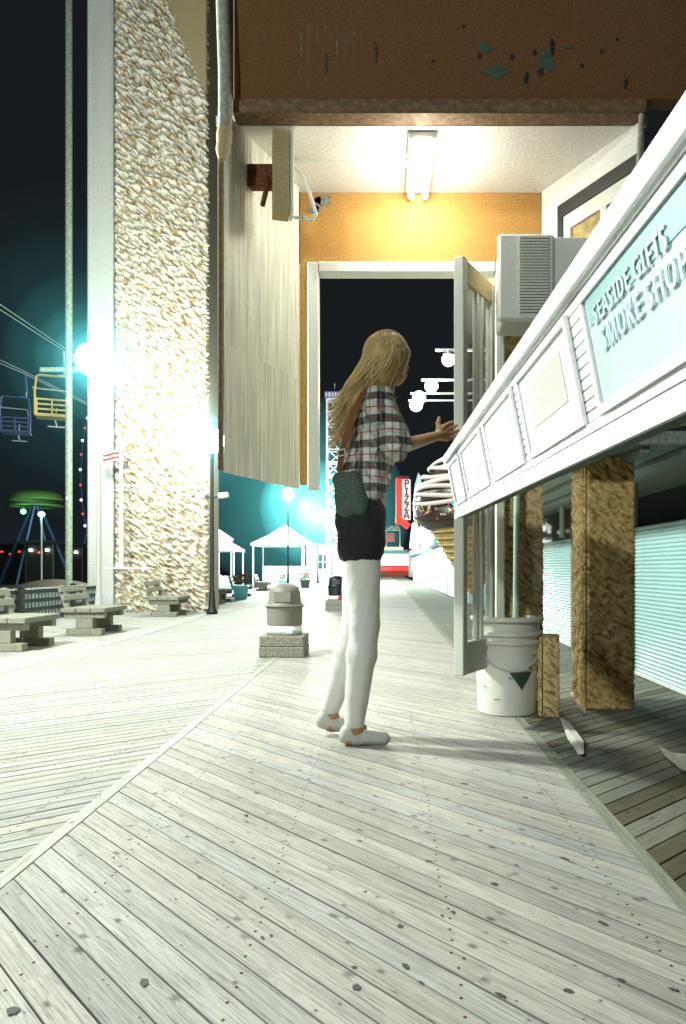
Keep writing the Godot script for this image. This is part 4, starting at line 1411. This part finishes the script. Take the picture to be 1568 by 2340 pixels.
	for k in 9:
		var rg := MB.new()
		var pts := []
		var f := k / 9.0
		for i in 33:
			var an := TAU * i / 32
			var hy := 0.26 + 0.58 * f + 0.045 * sin(an * 2.0 + k * 1.3) + 0.05 * i / 32.0
			var rr := 0.70 * sqrt(maxf(0.02, 1.0 - pow((hy - 0.26) / 0.66, 2.0)))
			pts.append(mid + bs * Vector3(cos(an) * rr, hy, sin(an) * rr))
		rg.tube(pts, 0.030 - 0.008 * f, 8)
		part("icing_ridge", rg, mats["icing"], ic)
	var spc := ["turquoise", "yellow paint", "pink letters", "green ride", "icing", "pale blue"]
	for k in 110:
		var an := rng.randf_range(0.0, TAU); var hy := rng.randf_range(0.0, 0.23)
		var p := mid + bs * Vector3(cos(an) * 0.715, hy, sin(an) * 0.715)
		var d := bs * Vector3(-sin(an) * rng.randf_range(-1, 1), rng.randf_range(-1, 1), cos(an) * rng.randf_range(-1, 1)).normalized() * 0.042
		var m := MB.new()
		m.tube([p - d, p + d], 0.012, 6)
		part("sprinkle", m, mats[spc[k % 6]], ic)
	var bk := MB.new()
	bk.bar(mid + Vector3(0.4, -0.12, 0), Vector3(1.90, mid.y - 0.12, mid.z), 0.08, 0.08)
	part("wall_bracket", bk, mats["black iron"], ic)
	# surfboard-like fin sign beside it
	var sf := thing("fin_sign", "upright pale blue fin-shaped sign board behind the ice cream cone", "sign")
	var m5 := MB.new()
	var fz := 16.0
	var outl := [px(946, 1188, fz), px(944, 1150, fz), px(949, 1105, fz), px(956, 1080, fz), px(963, 1090, fz), px(962, 1130, fz), px(956, 1175, fz), px(957, 1192, fz)]
	var cc := px(953, 1140, fz)
	for k in outl.size():
		var a: Vector3 = outl[k]; var b: Vector3 = outl[(k + 1) % outl.size()]
		m5.flat(cc, b, a)
		m5.flat(cc + Vector3(0, 0, -0.08), a + Vector3(0, 0, -0.08), b + Vector3(0, 0, -0.08))
		m5.quad(a, b, b + Vector3(0, 0, -0.08), a + Vector3(0, 0, -0.08))
	part("board", m5, mats["pale blue"], sf)
	var m6 := MB.new()
	m6.bar(px(952, 1190, fz), Vector3(1.9, px(952, 1230, fz).y, -fz), 0.07, 0.07)
	part("bracket", m6, mats["steel pale"], sf)
	# white and blue box signs on the shop row
	for q in [[972, 1205, 46, 80, 14.5, "fascia white", "lit white box sign mounted below the fin-shaped sign"], [950, 1225, 22, 60, 19.0, "fascia white", "narrow white hanging sign with blue edge on the shop row"]]:
		var z: float = q[4]
		var c := px(q[0], q[1], z)
		var t := thing("box_sign", q[6], "sign")
		var b := MB.new()
		b.box(c, Vector3(q[2], q[3], 16.0) * z / FOC, Basis(Vector3(0, 0, 1), -0.12), 0.02)
		part("face", b, mats["panel light"], t)
		var e := MB.new()
		e.box(c + Vector3(q[2] * 0.58 * z / FOC, -0.02, 0), Vector3(q[2] * 0.16, q[3] * 0.9, 14.0) * z / FOC, Basis(Vector3(0, 0, 1), -0.12), 0.01)
		part("edge", e, mats["turquoise"], t)
		var a := MB.new()
		a.bar(c + Vector3(0.1, 0, 0), Vector3(1.9, c.y, c.z), 0.06, 0.06)
		part("arm", a, mats["black iron"], t)
	# vertical pizza sign with arrow
	var pz := 22.0
	var ps := thing("pizza_sign", "tall red arrow sign with white letter panel hanging from the shop row", "sign")
	var o := px(914, 1145, pz)
	var k0 := pz / FOC
	var r1 := MB.new()
	r1.box(px(912, 1146, pz), Vector3(14, 104, 12) * k0, Basis(), 0.02)
	part("arrow_stem", r1, mats["neon red"], ps)
	var r2 := MB.new()
	r2.bar(px(912, 1186, pz), px(935, 1204, pz), 0.2, 0.20, Vector3(0, 0, 1))
	part("arrow_bend", r2, mats["neon red"], ps)
	var wp := MB.new()
	wp.box(px(929, 1142, pz), Vector3(19, 92, 14) * k0, Basis(), 0.02)
	var wpn := part("letter_panel", wp, mats["panel light"], ps)
	var letters := "PIZZA"
	for i in 5:
		var tm := TextMesh.new()
		tm.text = letters[i]
		var f := SystemFont.new(); f.font_names = PackedStringArray(["Droid Sans"]); f.font_weight = 700
		tm.font = f; tm.font_size = 64; tm.pixel_size = 17.0 * k0 / 46.0; tm.depth = 0.02
		tm.material = mats["pink letters"]
		var mi := MeshInstance3D.new()
		mi.name = "letter"
		mi.mesh = tm
		wpn.add_child(mi, true)
		mi.position = px(929, 1106 + 18.0 * i, pz) + Vector3(0, 0, 8.2 * k0)
	var cap := MB.new()
	cap.box(px(921, 1091, pz), Vector3(30, 8, 10) * k0, Basis(), 0.03)
	part("top_plate", cap, mats["pink letters"], ps)
	var hg := MB.new()
	hg.bar(px(937, 1150, pz), Vector3(1.9, px(937, 1150, pz).y, -pz), 0.06, 0.06)
	part("arm", hg, mats["black iron"], ps)
	# red stall at the end of the walk
	var rz := 72.0
	var kk := rz / FOC
	var rs := thing("red_stall", "red and white food stall with lit counter at the end of the boardwalk", "stall", Vector3((900.0 - VPX) * kk, 0, -rz))
	var base := EYE + (VPY - 1318.0) * kk
	var mk := func(x: float, y: float, w: float, h: float, d: float, zo: float, m: String, nm2: String):
		var b := MB.new()
		b.box(Vector3((x - 900.0) * kk, EYE + (VPY - y) * kk, zo), Vector3(w * kk, h * kk, d), Basis(), 0.02)
		return part(nm2, b, mats[m], rs)
	mk.call(900, 1288, 88, 58, 2.0, 0.0, "brick red", "wall")
	mk.call(900, 1283, 72, 18, 0.1, 1.06, "menu light", "counter_light")
	mk.call(900, 1271, 82, 6, 0.1, 1.10, "yellow sign light", "sign_light")
	mk.call(900, 1300, 66, 8, 0.12, 1.08, "neon red", "lower_sign")
	mk.call(900, 1261, 94, 8, 2.6, 0.2, "turquoise", "roof_edge")
	mk.call(858, 1290, 6, 50, 0.3, 1.1, "fascia white", "side_post")
	mk.call(942, 1290, 6, 50, 0.3, 1.1, "fascia white", "side_post")
	mk.call(872, 1240, 12, 34, 0.8, 0.0, "fascia white", "chimney_box")
	mk.call(892, 1228, 20, 20, 0.3, 0.3, "red paint", "roof_sign_red")
	mk.call(882, 1232, 2, 44, 0.2, 0.3, "steel pale", "sign_mast")
	mk.call(914, 1232, 2, 44, 0.2, 0.3, "steel pale", "sign_mast")
	mk.call(898, 1212, 34, 2, 0.2, 0.3, "steel pale", "sign_bar")
	mk.call(900, 1255, 40, 7, 0.3, 0.9, "yellow sign light", "roof_light")
	var wv := MB.new()
	var wpt := []
	for i in 12:
		wpt.append(Vector3((886.0 + 2.5 * i - 900.0) * kk, EYE + (VPY - 1206.0 - 3.0 * sin(i * 1.3)) * kk, 0.3))
	wv.tube(wpt, 0.16, 8)
	part("wavy_sign", wv, mats["icing"], rs)
	var sd := thing("end_shop", "white shop with lit windows beside the red food stall", "shop", Vector3(3.6, 0, -68))
	var b1 := MB.new(); b1.box(Vector3(0, 1.2, 0), Vector3(2.6, 2.4, 2.0), Basis(), 0.02)
	part("wall", b1, mats["fascia white"], sd)
	for k in 2:
		var b2 := MB.new(); b2.box(Vector3(-0.6 + 1.2 * k, 1.1, 1.03), Vector3(0.8, 0.9, 0.05), Basis(), 0.0)
		part("window_light", b2, mats["menu light"], sd)
	var b3 := MB.new(); b3.box(Vector3(0, 2.5, 0.1), Vector3(2.9, 0.2, 2.4), Basis(), 0.02)
	part("roof", b3, mats["brick red"], sd)

# ------------------------------------------------------------------ small things
func build_small():
	var bz := 3.86
	var bkt := thing("bucket", "large scuffed white plastic bucket with a ribbed rim", "bucket", Vector3((1157.0 - VPX) * bz / FOC, 0, -bz + 0.02))
	var k := bz / FOC
	var b := MB.new()
	var r0 := 66.0 * k; var r1 := 74.0 * k
	b.lathe(Vector3.ZERO, [[0.0, 0.0], [r0 - 0.006, 0.0], [r0, 0.008], [r0 + 0.004, 0.14], [r1 - 0.004, 0.385], [r1 - 0.004, 0.52], [r1 - 0.012, 0.52], [r0 - 0.010, 0.03], [0.0, 0.02]], 40)
	part("body", b, mats["bucket plastic"], bkt)
	for q in [[0.385, 0.008], [0.43, 0.012], [0.505, 0.020]]:
		var m := MB.new()
		m.lathe(Vector3(0, q[0], 0), [[r1 - 0.006, -0.008], [r1 + q[1] - 0.003, -0.007], [r1 + q[1], 0.0], [r1 + q[1] - 0.003, 0.010 + q[1] * 0.4], [r1 - 0.006, 0.012 + q[1] * 0.4]], 40)
		part("rim_ring", m, mats["bucket plastic"], bkt)
	var lab := MB.new()
	var da := 0.42; var a0 := PI / 2 - 0.30
	for i in 8:
		var f0 := i / 8.0; var f1 := (i + 1) / 8.0
		var an0 := a0 - da * (f0 - 0.5) * 1.9; var an1 := a0 - da * (f1 - 0.5) * 1.9
		var yt := 0.235
		var y0 := yt - 0.092 * (1.0 - absf(f0 * 2.0 - 1.0)); var y1 := yt - 0.092 * (1.0 - absf(f1 * 2.0 - 1.0))
		var rr := r0 + 0.0095
		lab.quad(Vector3(cos(an0) * rr, y0, sin(an0) * rr), Vector3(cos(an1) * rr, y1, sin(an1) * rr), Vector3(cos(an1) * rr, yt, sin(an1) * rr), Vector3(cos(an0) * rr, yt, sin(an0) * rr))
	part("warning_triangle", lab, mats["label dark"], bkt)
	var sr := RandomNumberGenerator.new(); sr.seed = 6
	for i in 9:
		var m := MB.new()
		var an := PI / 2 + sr.randf_range(-0.9, 0.9); var y := sr.randf_range(0.08, 0.36); var rr := r0 + 0.007 + y * 0.045
		var w := sr.randf_range(0.06, 0.22); var h := sr.randf_range(0.004, 0.012)
		m.quad(Vector3(cos(an + w) * rr, y, sin(an + w) * rr), Vector3(cos(an) * rr, y + 0.004, sin(an) * rr), Vector3(cos(an) * rr, y + h, sin(an) * rr), Vector3(cos(an + w) * rr, y + h * 0.7, sin(an + w) * rr))
		part("scuff", m, mats["concrete"], bkt)
	var hd := MB.new()
	var pts := []
	for i in 15:
		var an := PI * i / 14.0
		pts.append(Vector3(cos(an) * (r1 + 0.012), 0.44 - 0.20 * sin(an) * 0.95, sin(an) * (r1 + 0.02) * 0.98))
	hd.tube(pts, 0.004, 6)
	part("wire_handle", hd, mats["steel pale"], bkt)
	var pole := thing("bucket_pole", "pale green pole standing upright in the white bucket", "pole", Vector3(bkt.position.x + 0.055, 0.02, bkt.position.z))
	var pm := MB.new()
	pm.tube([Vector3(-0.01, 0, 0), Vector3(0.0, 1.25, 0)], 0.017, 12)
	part("shaft", pm, mats["green pole"], pole)
	var pc := MB.new()
	pc.tube([Vector3(0.0, 1.25, 0), Vector3(0.0, 1.30, 0)], [0.019, 0.012], 12)
	part("end_cap", pc, mats["steel pale"], pole)
	# scraps of paper on the dark boards
	var shapes := [[[1304, 1590], [1316, 1588], [1340, 1612], [1338, 1637], [1326, 1632]], [[1280, 1648], [1300, 1652], [1334, 1702], [1335, 1735], [1322, 1730], [1296, 1690]], [[1506, 1715], [1540, 1724], [1572, 1728], [1580, 1775], [1556, 1768], [1520, 1738]]]
	var lbl := ["small crumpled scrap of white paper on the dark boards behind the longer scrap", "long torn strip of white paper beside the board seam", "widest scrap of white paper on the dark boards under the awning"]
	for s in 3:
		var m := MB.new()
		var ps := []
		for q in shapes[s]:
			var z: float = EYE * FOC / (q[1] - VPY)
			ps.append(Vector3((q[0] - VPX) * z / FOC, 0.006 + sr.randf_range(0.0, 0.018), -z))
		var c := Vector3.ZERO
		for p in ps: c += p / ps.size()
		c.y = 0.016
		for i in ps.size():
			var a: Vector3 = ps[i]; var d: Vector3 = ps[(i + 1) % ps.size()]
			m.flat(c, a, d)
			m.flat(c - Vector3(0, 0.002, 0), d - Vector3(0, 0.002, 0), a - Vector3(0, 0.002, 0))
		tag(part("paper_scrap", m, mats["paper"], self), lbl[s], "litter", "paper scraps on the boards")

# ------------------------------------------------------------------ the person
# distance field of tapered capsules, meshed as surface nets
func net(mb: MB, caps: Array, cell: float, k: float, grow := 0.0, fold := 0.0):
	var lo := Vector3.ONE * 1e9; var hi := -lo
	for c in caps:
		var r: float = max(c[2], c[3]) + grow + k + cell * 2
		lo = lo.min(c[0] - Vector3.ONE * r).min(c[1] - Vector3.ONE * r)
		hi = hi.max(c[0] + Vector3.ONE * r).max(c[1] + Vector3.ONE * r)
	var nx := int((hi.x - lo.x) / cell) + 2; var ny := int((hi.y - lo.y) / cell) + 2; var nz := int((hi.z - lo.z) / cell) + 2
	var f := PackedFloat32Array(); f.resize(nx * ny * nz); f.fill(1.0)
	for c in caps:
		var a: Vector3 = c[0]; var b: Vector3 = c[1]
		var ra: float = c[2] + grow; var rb: float = c[3] + grow
		var r: float = max(ra, rb) + k + cell
		var l0 := ((a.min(b) - Vector3.ONE * r - lo) / cell).floor(); var l1 := ((a.max(b) + Vector3.ONE * r - lo) / cell).ceil()
		var ab := b - a; var ll := maxf(ab.length_squared(), 1e-9)
		for z in range(max(0, int(l0.z)), min(nz, int(l1.z) + 1)):
			for y in range(max(0, int(l0.y)), min(ny, int(l1.y) + 1)):
				for x in range(max(0, int(l0.x)), min(nx, int(l1.x) + 1)):
					var p := lo + Vector3(x, y, z) * cell
					var t := clampf((p - a).dot(ab) / ll, 0.0, 1.0)
					var d := p.distance_to(a + ab * t) - lerpf(ra, rb, t)
					var id := (z * ny + y) * nx + x
					var o := f[id]
					var h := maxf(k - absf(o - d), 0.0) / k
					f[id] = minf(o, d) - h * h * k * 0.25
	if fold > 0.0:
		for z in nz:
			for y in ny:
				for x in nx:
					var id := (z * ny + y) * nx + x
					if absf(f[id]) < 0.04:
						var p := lo + Vector3(x, y, z) * cell
						f[id] += fold * (n_coarse.get_noise_3d(p.x * 16.0 + p.y * 7.0, p.y * 9.0 - p.x * 6.0, p.z * 14.0) * 1.5 + n_fine.get_noise_3d(p.x * 30.0, p.y * 18.0, p.z * 30.0) * 0.6)
	var vid := {}
	var P := PackedVector3Array(); var N := PackedVector3Array()
	var sy := nx; var sz := nx * ny
	for z in nz - 1:
		for y in ny - 1:
			for x in nx - 1:
				var id := z * sz + y * sy + x
				var f0 := f[id]
				var n_in := 0
				if f0 < 0: n_in += 1
				if f[id + 1] < 0: n_in += 1
				if f[id + sy] < 0: n_in += 1
				if f[id + sy + 1] < 0: n_in += 1
				if f[id + sz] < 0: n_in += 1
				if f[id + sz + 1] < 0: n_in += 1
				if f[id + sz + sy] < 0: n_in += 1
				if f[id + sz + sy + 1] < 0: n_in += 1
				if n_in == 0 or n_in == 8: continue
				var s := Vector3.ZERO; var m := 0
				var e := [f0, f[id + 1], f[id + sy], f[id + sy + 1], f[id + sz], f[id + sz + 1], f[id + sz + sy], f[id + sz + sy + 1]]
				for q in [[0, 1], [2, 3], [4, 5], [6, 7], [0, 2], [1, 3], [4, 6], [5, 7], [0, 4], [1, 5], [2, 6], [3, 7]]:
					var u: float = e[q[0]]; var v: float = e[q[1]]
					if (u < 0) != (v < 0):
						var t := u / (u - v)
						var pa := Vector3(q[0] & 1, (q[0] >> 1) & 1, q[0] >> 2); var pb := Vector3(q[1] & 1, (q[1] >> 1) & 1, q[1] >> 2)
						s += pa.lerp(pb, t); m += 1
				vid[id] = P.size()
				P.append(lo + (Vector3(x, y, z) + s / m) * cell)
				N.append(Vector3(e[1] + e[3] + e[5] + e[7] - e[0] - e[2] - e[4] - e[6], e[2] + e[3] + e[6] + e[7] - e[0] - e[1] - e[4] - e[5], e[4] + e[5] + e[6] + e[7] - e[0] - e[1] - e[2] - e[3]).normalized())
	for id in vid:
		var f0 := f[id]
		for ax in [[1, sy, sz], [sy, sz, 1], [sz, 1, sy]]:
			var f1 := f[id + ax[0]]
			if (f0 < 0) == (f1 < 0): continue
			var a = vid.get(id); var b = vid.get(id - ax[1]); var c = vid.get(id - ax[1] - ax[2]); var d = vid.get(id - ax[2])
			if b == null or c == null or d == null: continue
			if f0 < 0:
				mb.tri(P[a], P[b], P[c], N[a], N[b], N[c]); mb.tri(P[a], P[c], P[d], N[a], N[c], N[d])
			else:
				mb.tri(P[a], P[c], P[b], N[a], N[c], N[b]); mb.tri(P[a], P[d], P[c], N[a], N[d], N[c])

func build_person():
	var t := thing("person", "person with long fair hair in a plaid shirt pushing the glass door with one hand", "person", Vector3(-0.035, 0, -3.2))
	var V := func(x: float, y: float, z: float) -> Vector3: return Vector3(x, y, z)
	var sh_r := Vector3(0.01, 1.50, 0.155); var el_r := Vector3(0.085, 1.305, 0.16); var wr_r := Vector3(0.285, 1.41, -0.11)
	var sh_l := Vector3(0.03, 1.51, -0.155); var el_l := Vector3(-0.02, 1.27, -0.21); var wr_l := Vector3(-0.06, 1.06, -0.17)
	var neck := Vector3(0.015, 1.57, 0); var head := Vector3(0.055, 1.735, 0.0)
	var hip_r := Vector3(-0.075, 0.99, 0.085); var kn_r := Vector3(-0.055, 0.54, 0.10); var an_r := Vector3(-0.10, 0.085, 0.10)
	var hip_l := Vector3(-0.075, 0.99, -0.085); var kn_l := Vector3(-0.10, 0.53, -0.09); var an_l := Vector3(-0.22, 0.11, -0.09)
	var torso := [[Vector3(-0.075, 1.02, 0.045), Vector3(-0.075, 1.02, -0.045), 0.105, 0.105], [Vector3(-0.07, 1.05, 0), Vector3(-0.045, 1.22, 0), 0.105, 0.092], [Vector3(-0.045, 1.22, 0), Vector3(0.0, 1.42, 0), 0.095, 0.110],
		[Vector3(0.0, 1.42, 0.07), Vector3(0.0, 1.42, -0.07), 0.095, 0.095], [sh_r, sh_l, 0.055, 0.055], [Vector3(0.0, 1.48, 0), neck, 0.07, 0.05]]
	var body := torso.duplicate()
	body += [[neck, head - Vector3(0.0, 0.06, 0), 0.047, 0.045],
		[sh_r, el_r, 0.046, 0.036], [el_r, wr_r, 0.036, 0.023], [sh_l, el_l, 0.046, 0.035], [el_l, wr_l, 0.035, 0.023],
		[hip_r, kn_r, 0.085, 0.052], [kn_r, kn_r.lerp(an_r, 0.3), 0.050, 0.053], [kn_r.lerp(an_r, 0.3), an_r, 0.053, 0.030], [hip_l, kn_l, 0.085, 0.052], [kn_l, kn_l.lerp(an_l, 0.3), 0.050, 0.053], [kn_l.lerp(an_l, 0.3), an_l, 0.053, 0.030],
		[an_r + Vector3(-0.03, -0.045, 0), an_r + Vector3(0.13, -0.058, 0.01), 0.032, 0.024], [an_r, an_r + Vector3(-0.01, -0.05, 0), 0.03, 0.034], [an_l, an_l + Vector3(0.0, -0.05, 0), 0.03, 0.034], [an_l + Vector3(0, -0.06, 0), an_l + Vector3(0.15, -0.082, -0.01), 0.032, 0.024]]
	var bm := MB.new()
	net(bm, body, 0.013, 0.03)
	# head: skull, jaw, nose, lips, brows, ears
	var hd := [[head + Vector3(-0.018, 0.025, 0), head + Vector3(0.015, 0.028, 0), 0.086, 0.082], [head + Vector3(0.025, -0.02, 0), head + Vector3(0.045, -0.075, 0), 0.062, 0.034], [head + Vector3(0.03, -0.07, 0.02), head + Vector3(-0.02, -0.05, 0.045), 0.025, 0.025], [head + Vector3(0.03, -0.07, -0.02), head + Vector3(-0.02, -0.05, -0.045), 0.025, 0.025],
		[head + Vector3(0.092, 0.012, 0), head + Vector3(0.102, -0.022, 0), 0.009, 0.012], [head + Vector3(0.082, -0.052, 0.014), head + Vector3(0.082, -0.052, -0.014), 0.009, 0.009], [head + Vector3(0.078, -0.064, 0.01), head + Vector3(0.078, -0.064, -0.01), 0.009, 0.009],
		[head + Vector3(0.085, 0.036, 0.014), head + Vector3(0.066, 0.036, 0.048), 0.010, 0.010], [head + Vector3(0.085, 0.036, -0.014), head + Vector3(0.066, 0.036, -0.048), 0.010, 0.010], [head + Vector3(-0.012, 0.014, 0.083), head + Vector3(-0.006, -0.022, 0.078), 0.014, 0.009], [head + Vector3(-0.012, 0.014, -0.083), head + Vector3(-0.006, -0.022, -0.078), 0.014, 0.009],
		[head + Vector3(-0.01, -0.05, 0), neck + Vector3(0, 0.03, 0), 0.05, 0.046]]
	var turn_ := Basis(Vector3.UP, 0.65)
	for c in hd.slice(0, 11):
		c[0] = head + turn_ * (c[0] - head)
		c[1] = head + turn_ * (c[1] - head)
	net(bm, hd, 0.006, 0.018)
	# hand pressed on the door edge
	var fd := (Vector3(0.36, 1.455, -0.215) - wr_r).normalized()
	var fu := Vector3(-0.10, 0.95, -0.22).normalized()
	var fs := fd.cross(fu).normalized()
	fu = fs.cross(fd).normalized()
	var palm := wr_r + fd * 0.07
	var hand := [[wr_r, wr_r + fd * 0.02, 0.024, 0.024], [wr_r + fd * 0.025 + fu * 0.018, palm + fu * 0.028, 0.018, 0.015], [wr_r + fd * 0.025 - fu * 0.012, palm - fu * 0.026, 0.018, 0.015], [wr_r + fd * 0.03, palm, 0.018, 0.016]]
	var flen := [0.062, 0.074, 0.070, 0.055]
	for i in 4:
		var o := palm + fu * (0.030 - 0.020 * i)
		var spread_ := fu * (0.10 - 0.07 * i)
		var k1: Vector3 = o + (fd + spread_ + fs * 0.15).normalized() * flen[i] * 0.5
		var k2: Vector3 = k1 + (fd * 0.75 + spread_ + fs * 0.65).normalized() * flen[i] * 0.32
		var k3: Vector3 = k2 + (fd * 0.35 + fs * 0.9).normalized() * flen[i] * 0.26
		hand += [[o, k1, 0.0095, 0.0088], [k1, k2, 0.0088, 0.008], [k2, k3, 0.008, 0.007]]
	var th0 := wr_r + fd * 0.03 + fu * 0.022
	var th1 := th0 + (fd * 0.5 + fu * 0.8 - fs * 0.1).normalized() * 0.042
	var th2 := th1 + (fd * 0.75 + fu * 0.6).normalized() * 0.032
	hand += [[th0, th1, 0.014, 0.0105], [th1, th2, 0.0105, 0.008]]
	net(bm, hand, 0.0035, 0.008)
	# relaxed far hand
	var ld := (wr_l - el_l).normalized()
	var lhand := [[wr_l, wr_l + ld * 0.075, 0.024, 0.026]]
	for i in 4:
		var o := wr_l + ld * 0.075 + Vector3(0.028 - 0.019 * i, 0, 0)
		lhand += [[o, o + ld * 0.035 + Vector3(0, 0, 0.006), 0.0095, 0.009], [o + ld * 0.035 + Vector3(0, 0, 0.006), o + ld * 0.06 + Vector3(-0.004, 0, 0.02), 0.009, 0.0075]]
	lhand += [[wr_l + ld * 0.025, wr_l + ld * 0.06 + Vector3(0.045, 0, 0.01), 0.012, 0.009]]
	net(bm, lhand, 0.004, 0.008)
	part("body", bm, mats["skin"], t)
	# plaid shirt: torso, one short sleeve each side, loose hem, collar
	var sm := MB.new()
	var cut := el_r.lerp(sh_r, 0.08); var cut_l := el_l.lerp(sh_l, 0.2)
	var shirt := [[Vector3(-0.065, 1.16, 0.06), Vector3(-0.065, 1.16, -0.06), 0.110, 0.110], [Vector3(-0.045, 1.24, 0), Vector3(0.0, 1.42, 0), 0.108, 0.120], [Vector3(0.0, 1.42, 0.07), Vector3(0.0, 1.42, -0.07), 0.104, 0.104], [Vector3(-0.065, 1.17, 0.075), Vector3(-0.03, 1.34, 0.07), 0.075, 0.07], [sh_r, sh_l, 0.066, 0.066], [Vector3(0.0, 1.47, 0), Vector3(0.01, 1.535, 0), 0.085, 0.062],
		[sh_r, cut, 0.066, 0.068], [cut - Vector3(0, 0, 0.0), cut + (el_r - sh_r).normalized() * 0.012, 0.064, 0.058], [sh_l, cut_l, 0.062, 0.060],
		[Vector3(-0.11, 1.17, 0.06), Vector3(-0.07, 1.32, 0.05), 0.05, 0.05], [Vector3(0.0, 1.17, 0.09), Vector3(0.02, 1.26, 0.08), 0.035, 0.03]]
	net(sm, shirt, 0.010, 0.025, 0.0, 0.011)
	part("plaid_shirt", sm, mats["plaid"], t)
	var cm := MB.new()
	net(cm, [[Vector3(0.045, 1.585, 0.045), Vector3(-0.05, 1.585, 0.03), 0.015, 0.016], [Vector3(-0.05, 1.585, 0.03), Vector3(-0.05, 1.585, -0.03), 0.016, 0.016]], 0.008, 0.01)
	part("collar", cm, mats["plaid"], t)
	var lg := MB.new()
	for q in [[hip_r, kn_r, an_r], [hip_l, kn_l, an_l]]:
		var m1: Vector3 = q[1].lerp(q[2], 0.3)
		net(lg, [[q[0].lerp(q[1], 0.2), q[1], 0.090, 0.066], [q[1], m1, 0.065, 0.066], [m1, q[2] + Vector3(0, 0.02, 0), 0.066, 0.046]], 0.011, 0.02, 0.0, 0.0022)
	part("leggings", lg, mats["pale cloth"], t)
	var sh := MB.new()
	net(sh, [[Vector3(-0.075, 1.02, 0.05), Vector3(-0.075, 1.02, -0.05), 0.114, 0.114], [hip_r, hip_r.lerp(kn_r, 0.24), 0.106, 0.108], [hip_l, hip_l.lerp(kn_l, 0.24), 0.106, 0.108]], 0.012, 0.03, 0.0, 0.004)
	part("shorts", sh, mats["shorts"], t)
	for q in [[an_r, 0.0], [an_l, -0.024]]:
		var so := MB.new()
		var a: Vector3 = q[0]
		net(so, [[a + Vector3(-0.035, -0.045, 0), a + Vector3(0.13, -0.055 + q[1], 0.005), 0.036, 0.030], [a + Vector3(-0.02, -0.02, 0), a + Vector3(0.0, -0.05, 0), 0.038, 0.036]], 0.010, 0.02)
		part("shoe", so, mats["shoe"], t)
	# long hair swept back and down: strands over a core
	var hm := MB.new()
	var hr := RandomNumberGenerator.new(); hr.seed = 15
	hm.col = Color(0.40, 0.26, 0.09)
	net(hm, [[head + Vector3(-0.03, 0.035, 0), head + Vector3(0.0, 0.04, 0), 0.091, 0.087], [head + Vector3(-0.05, 0.0, 0.03), Vector3(-0.10, 1.56, 0.06), 0.066, 0.060], [Vector3(-0.09, 1.58, 0.05), Vector3(-0.16, 1.43, 0.06), 0.055, 0.018], [head + Vector3(-0.01, 0.0, 0.035), Vector3(0.0, 1.60, 0.075), 0.066, 0.055], [Vector3(-0.0, 1.61, 0.07), Vector3(-0.08, 1.52, 0.10), 0.05, 0.05]], 0.010, 0.03)
	for i in 1500:
		var az := hr.randf_range(-1.35, 2.1)          # where on the scalp: camera side mostly
		var el := hr.randf_range(-0.2, 1.45)
		var d := Vector3(-sin(az) * cos(el) * 0.9 + 0.10 * sin(el), sin(el), cos(az * 0.75) * cos(el))
		if az > 1.45: d = Vector3(-cos(el), sin(el), hr.randf_range(-0.9, 0.5))
		d = d.normalized()
		var p0 := head + Vector3(-0.012, 0.036, 0) + d * Vector3(0.098, 0.098, 0.097)
		var front := d.x > 0.25
		var tipp := Vector3(hr.randf_range(-0.225, -0.12), hr.randf_range(1.30, 1.52), hr.randf_range(0.03, 0.13))
		if hr.randf() < 0.35: tipp = Vector3(hr.randf_range(-0.14, -0.02), hr.randf_range(1.50, 1.58), hr.randf_range(0.11, 0.16))
		if front: tipp = Vector3(hr.randf_range(-0.08, 0.0), hr.randf_range(1.54, 1.60), hr.randf_range(0.10, 0.15))
		var p1 := head + Vector3(lerpf(-0.075, 0.02, clampf(d.x * 1.4 + 0.5, 0, 1)), -0.03, clampf(d.z, -0.4, 1.0) * 0.100 + 0.01)
		var pts := []
		for k in 8:
			var f := k / 7.0
			var q := p0 * pow(1 - f, 2) + p1 * 2.0 * f * (1 - f) + tipp * f * f
			pts.append(q + Vector3(sin(f * 9.0 + i) * 0.003, 0, cos(f * 8.0 + i * 1.7) * 0.003))
		var w := hr.randf_range(0.0009, 0.0022)
		var tone := hr.randf_range(0.35, 1.3)
		hm.col = Color(0.70 * tone, 0.52 * tone, 0.24 * tone)
		hm.tube(pts, [w * 0.6, w, w, w, w, w * 0.9, w * 0.7, w * 0.25], 5)
	part("hair", hm, mats["hair"], t)
	# shoulder bag on a leather strap (a thing of its own, worn by the person)
	var bg := thing("shoulder_bag", "dark green shoulder bag on a brown leather strap behind the plaid shirt", "bag", t.position)
	var st := MB.new()
	var sp := [Vector3(0.0, 1.555, 0.135), Vector3(-0.055, 1.55, 0.155), Vector3(-0.10, 1.47, 0.155), Vector3(-0.135, 1.36, 0.15), Vector3(-0.155, 1.28, 0.145), Vector3(-0.165, 1.21, 0.13)]
	for i in sp.size() - 1:
		st.bar(sp[i], sp[i + 1] + (sp[i + 1] - sp[i]) * 0.06, 0.026, 0.007, Vector3(0.3, 0.1, 1))
	part("strap", st, mats["leather"], bg)
	var bu := MB.new()
	bu.tube([Vector3(-0.17, 1.295, 0.155), Vector3(-0.14, 1.30, 0.160), Vector3(-0.138, 1.275, 0.160), Vector3(-0.168, 1.27, 0.156), Vector3(-0.17, 1.295, 0.155)], 0.005, 6)
	part("buckle", bu, mats["brass"], bg)
	var bo := MB.new()
	net(bo, [[Vector3(-0.155, 1.17, 0.145), Vector3(-0.13, 1.05, 0.15), 0.038, 0.05], [Vector3(-0.10, 1.17, 0.165), Vector3(-0.08, 1.05, 0.165), 0.036, 0.045]], 0.010, 0.03, 0.0, 0.006)
	part("pouch", bo, mats["bag green"], bg)
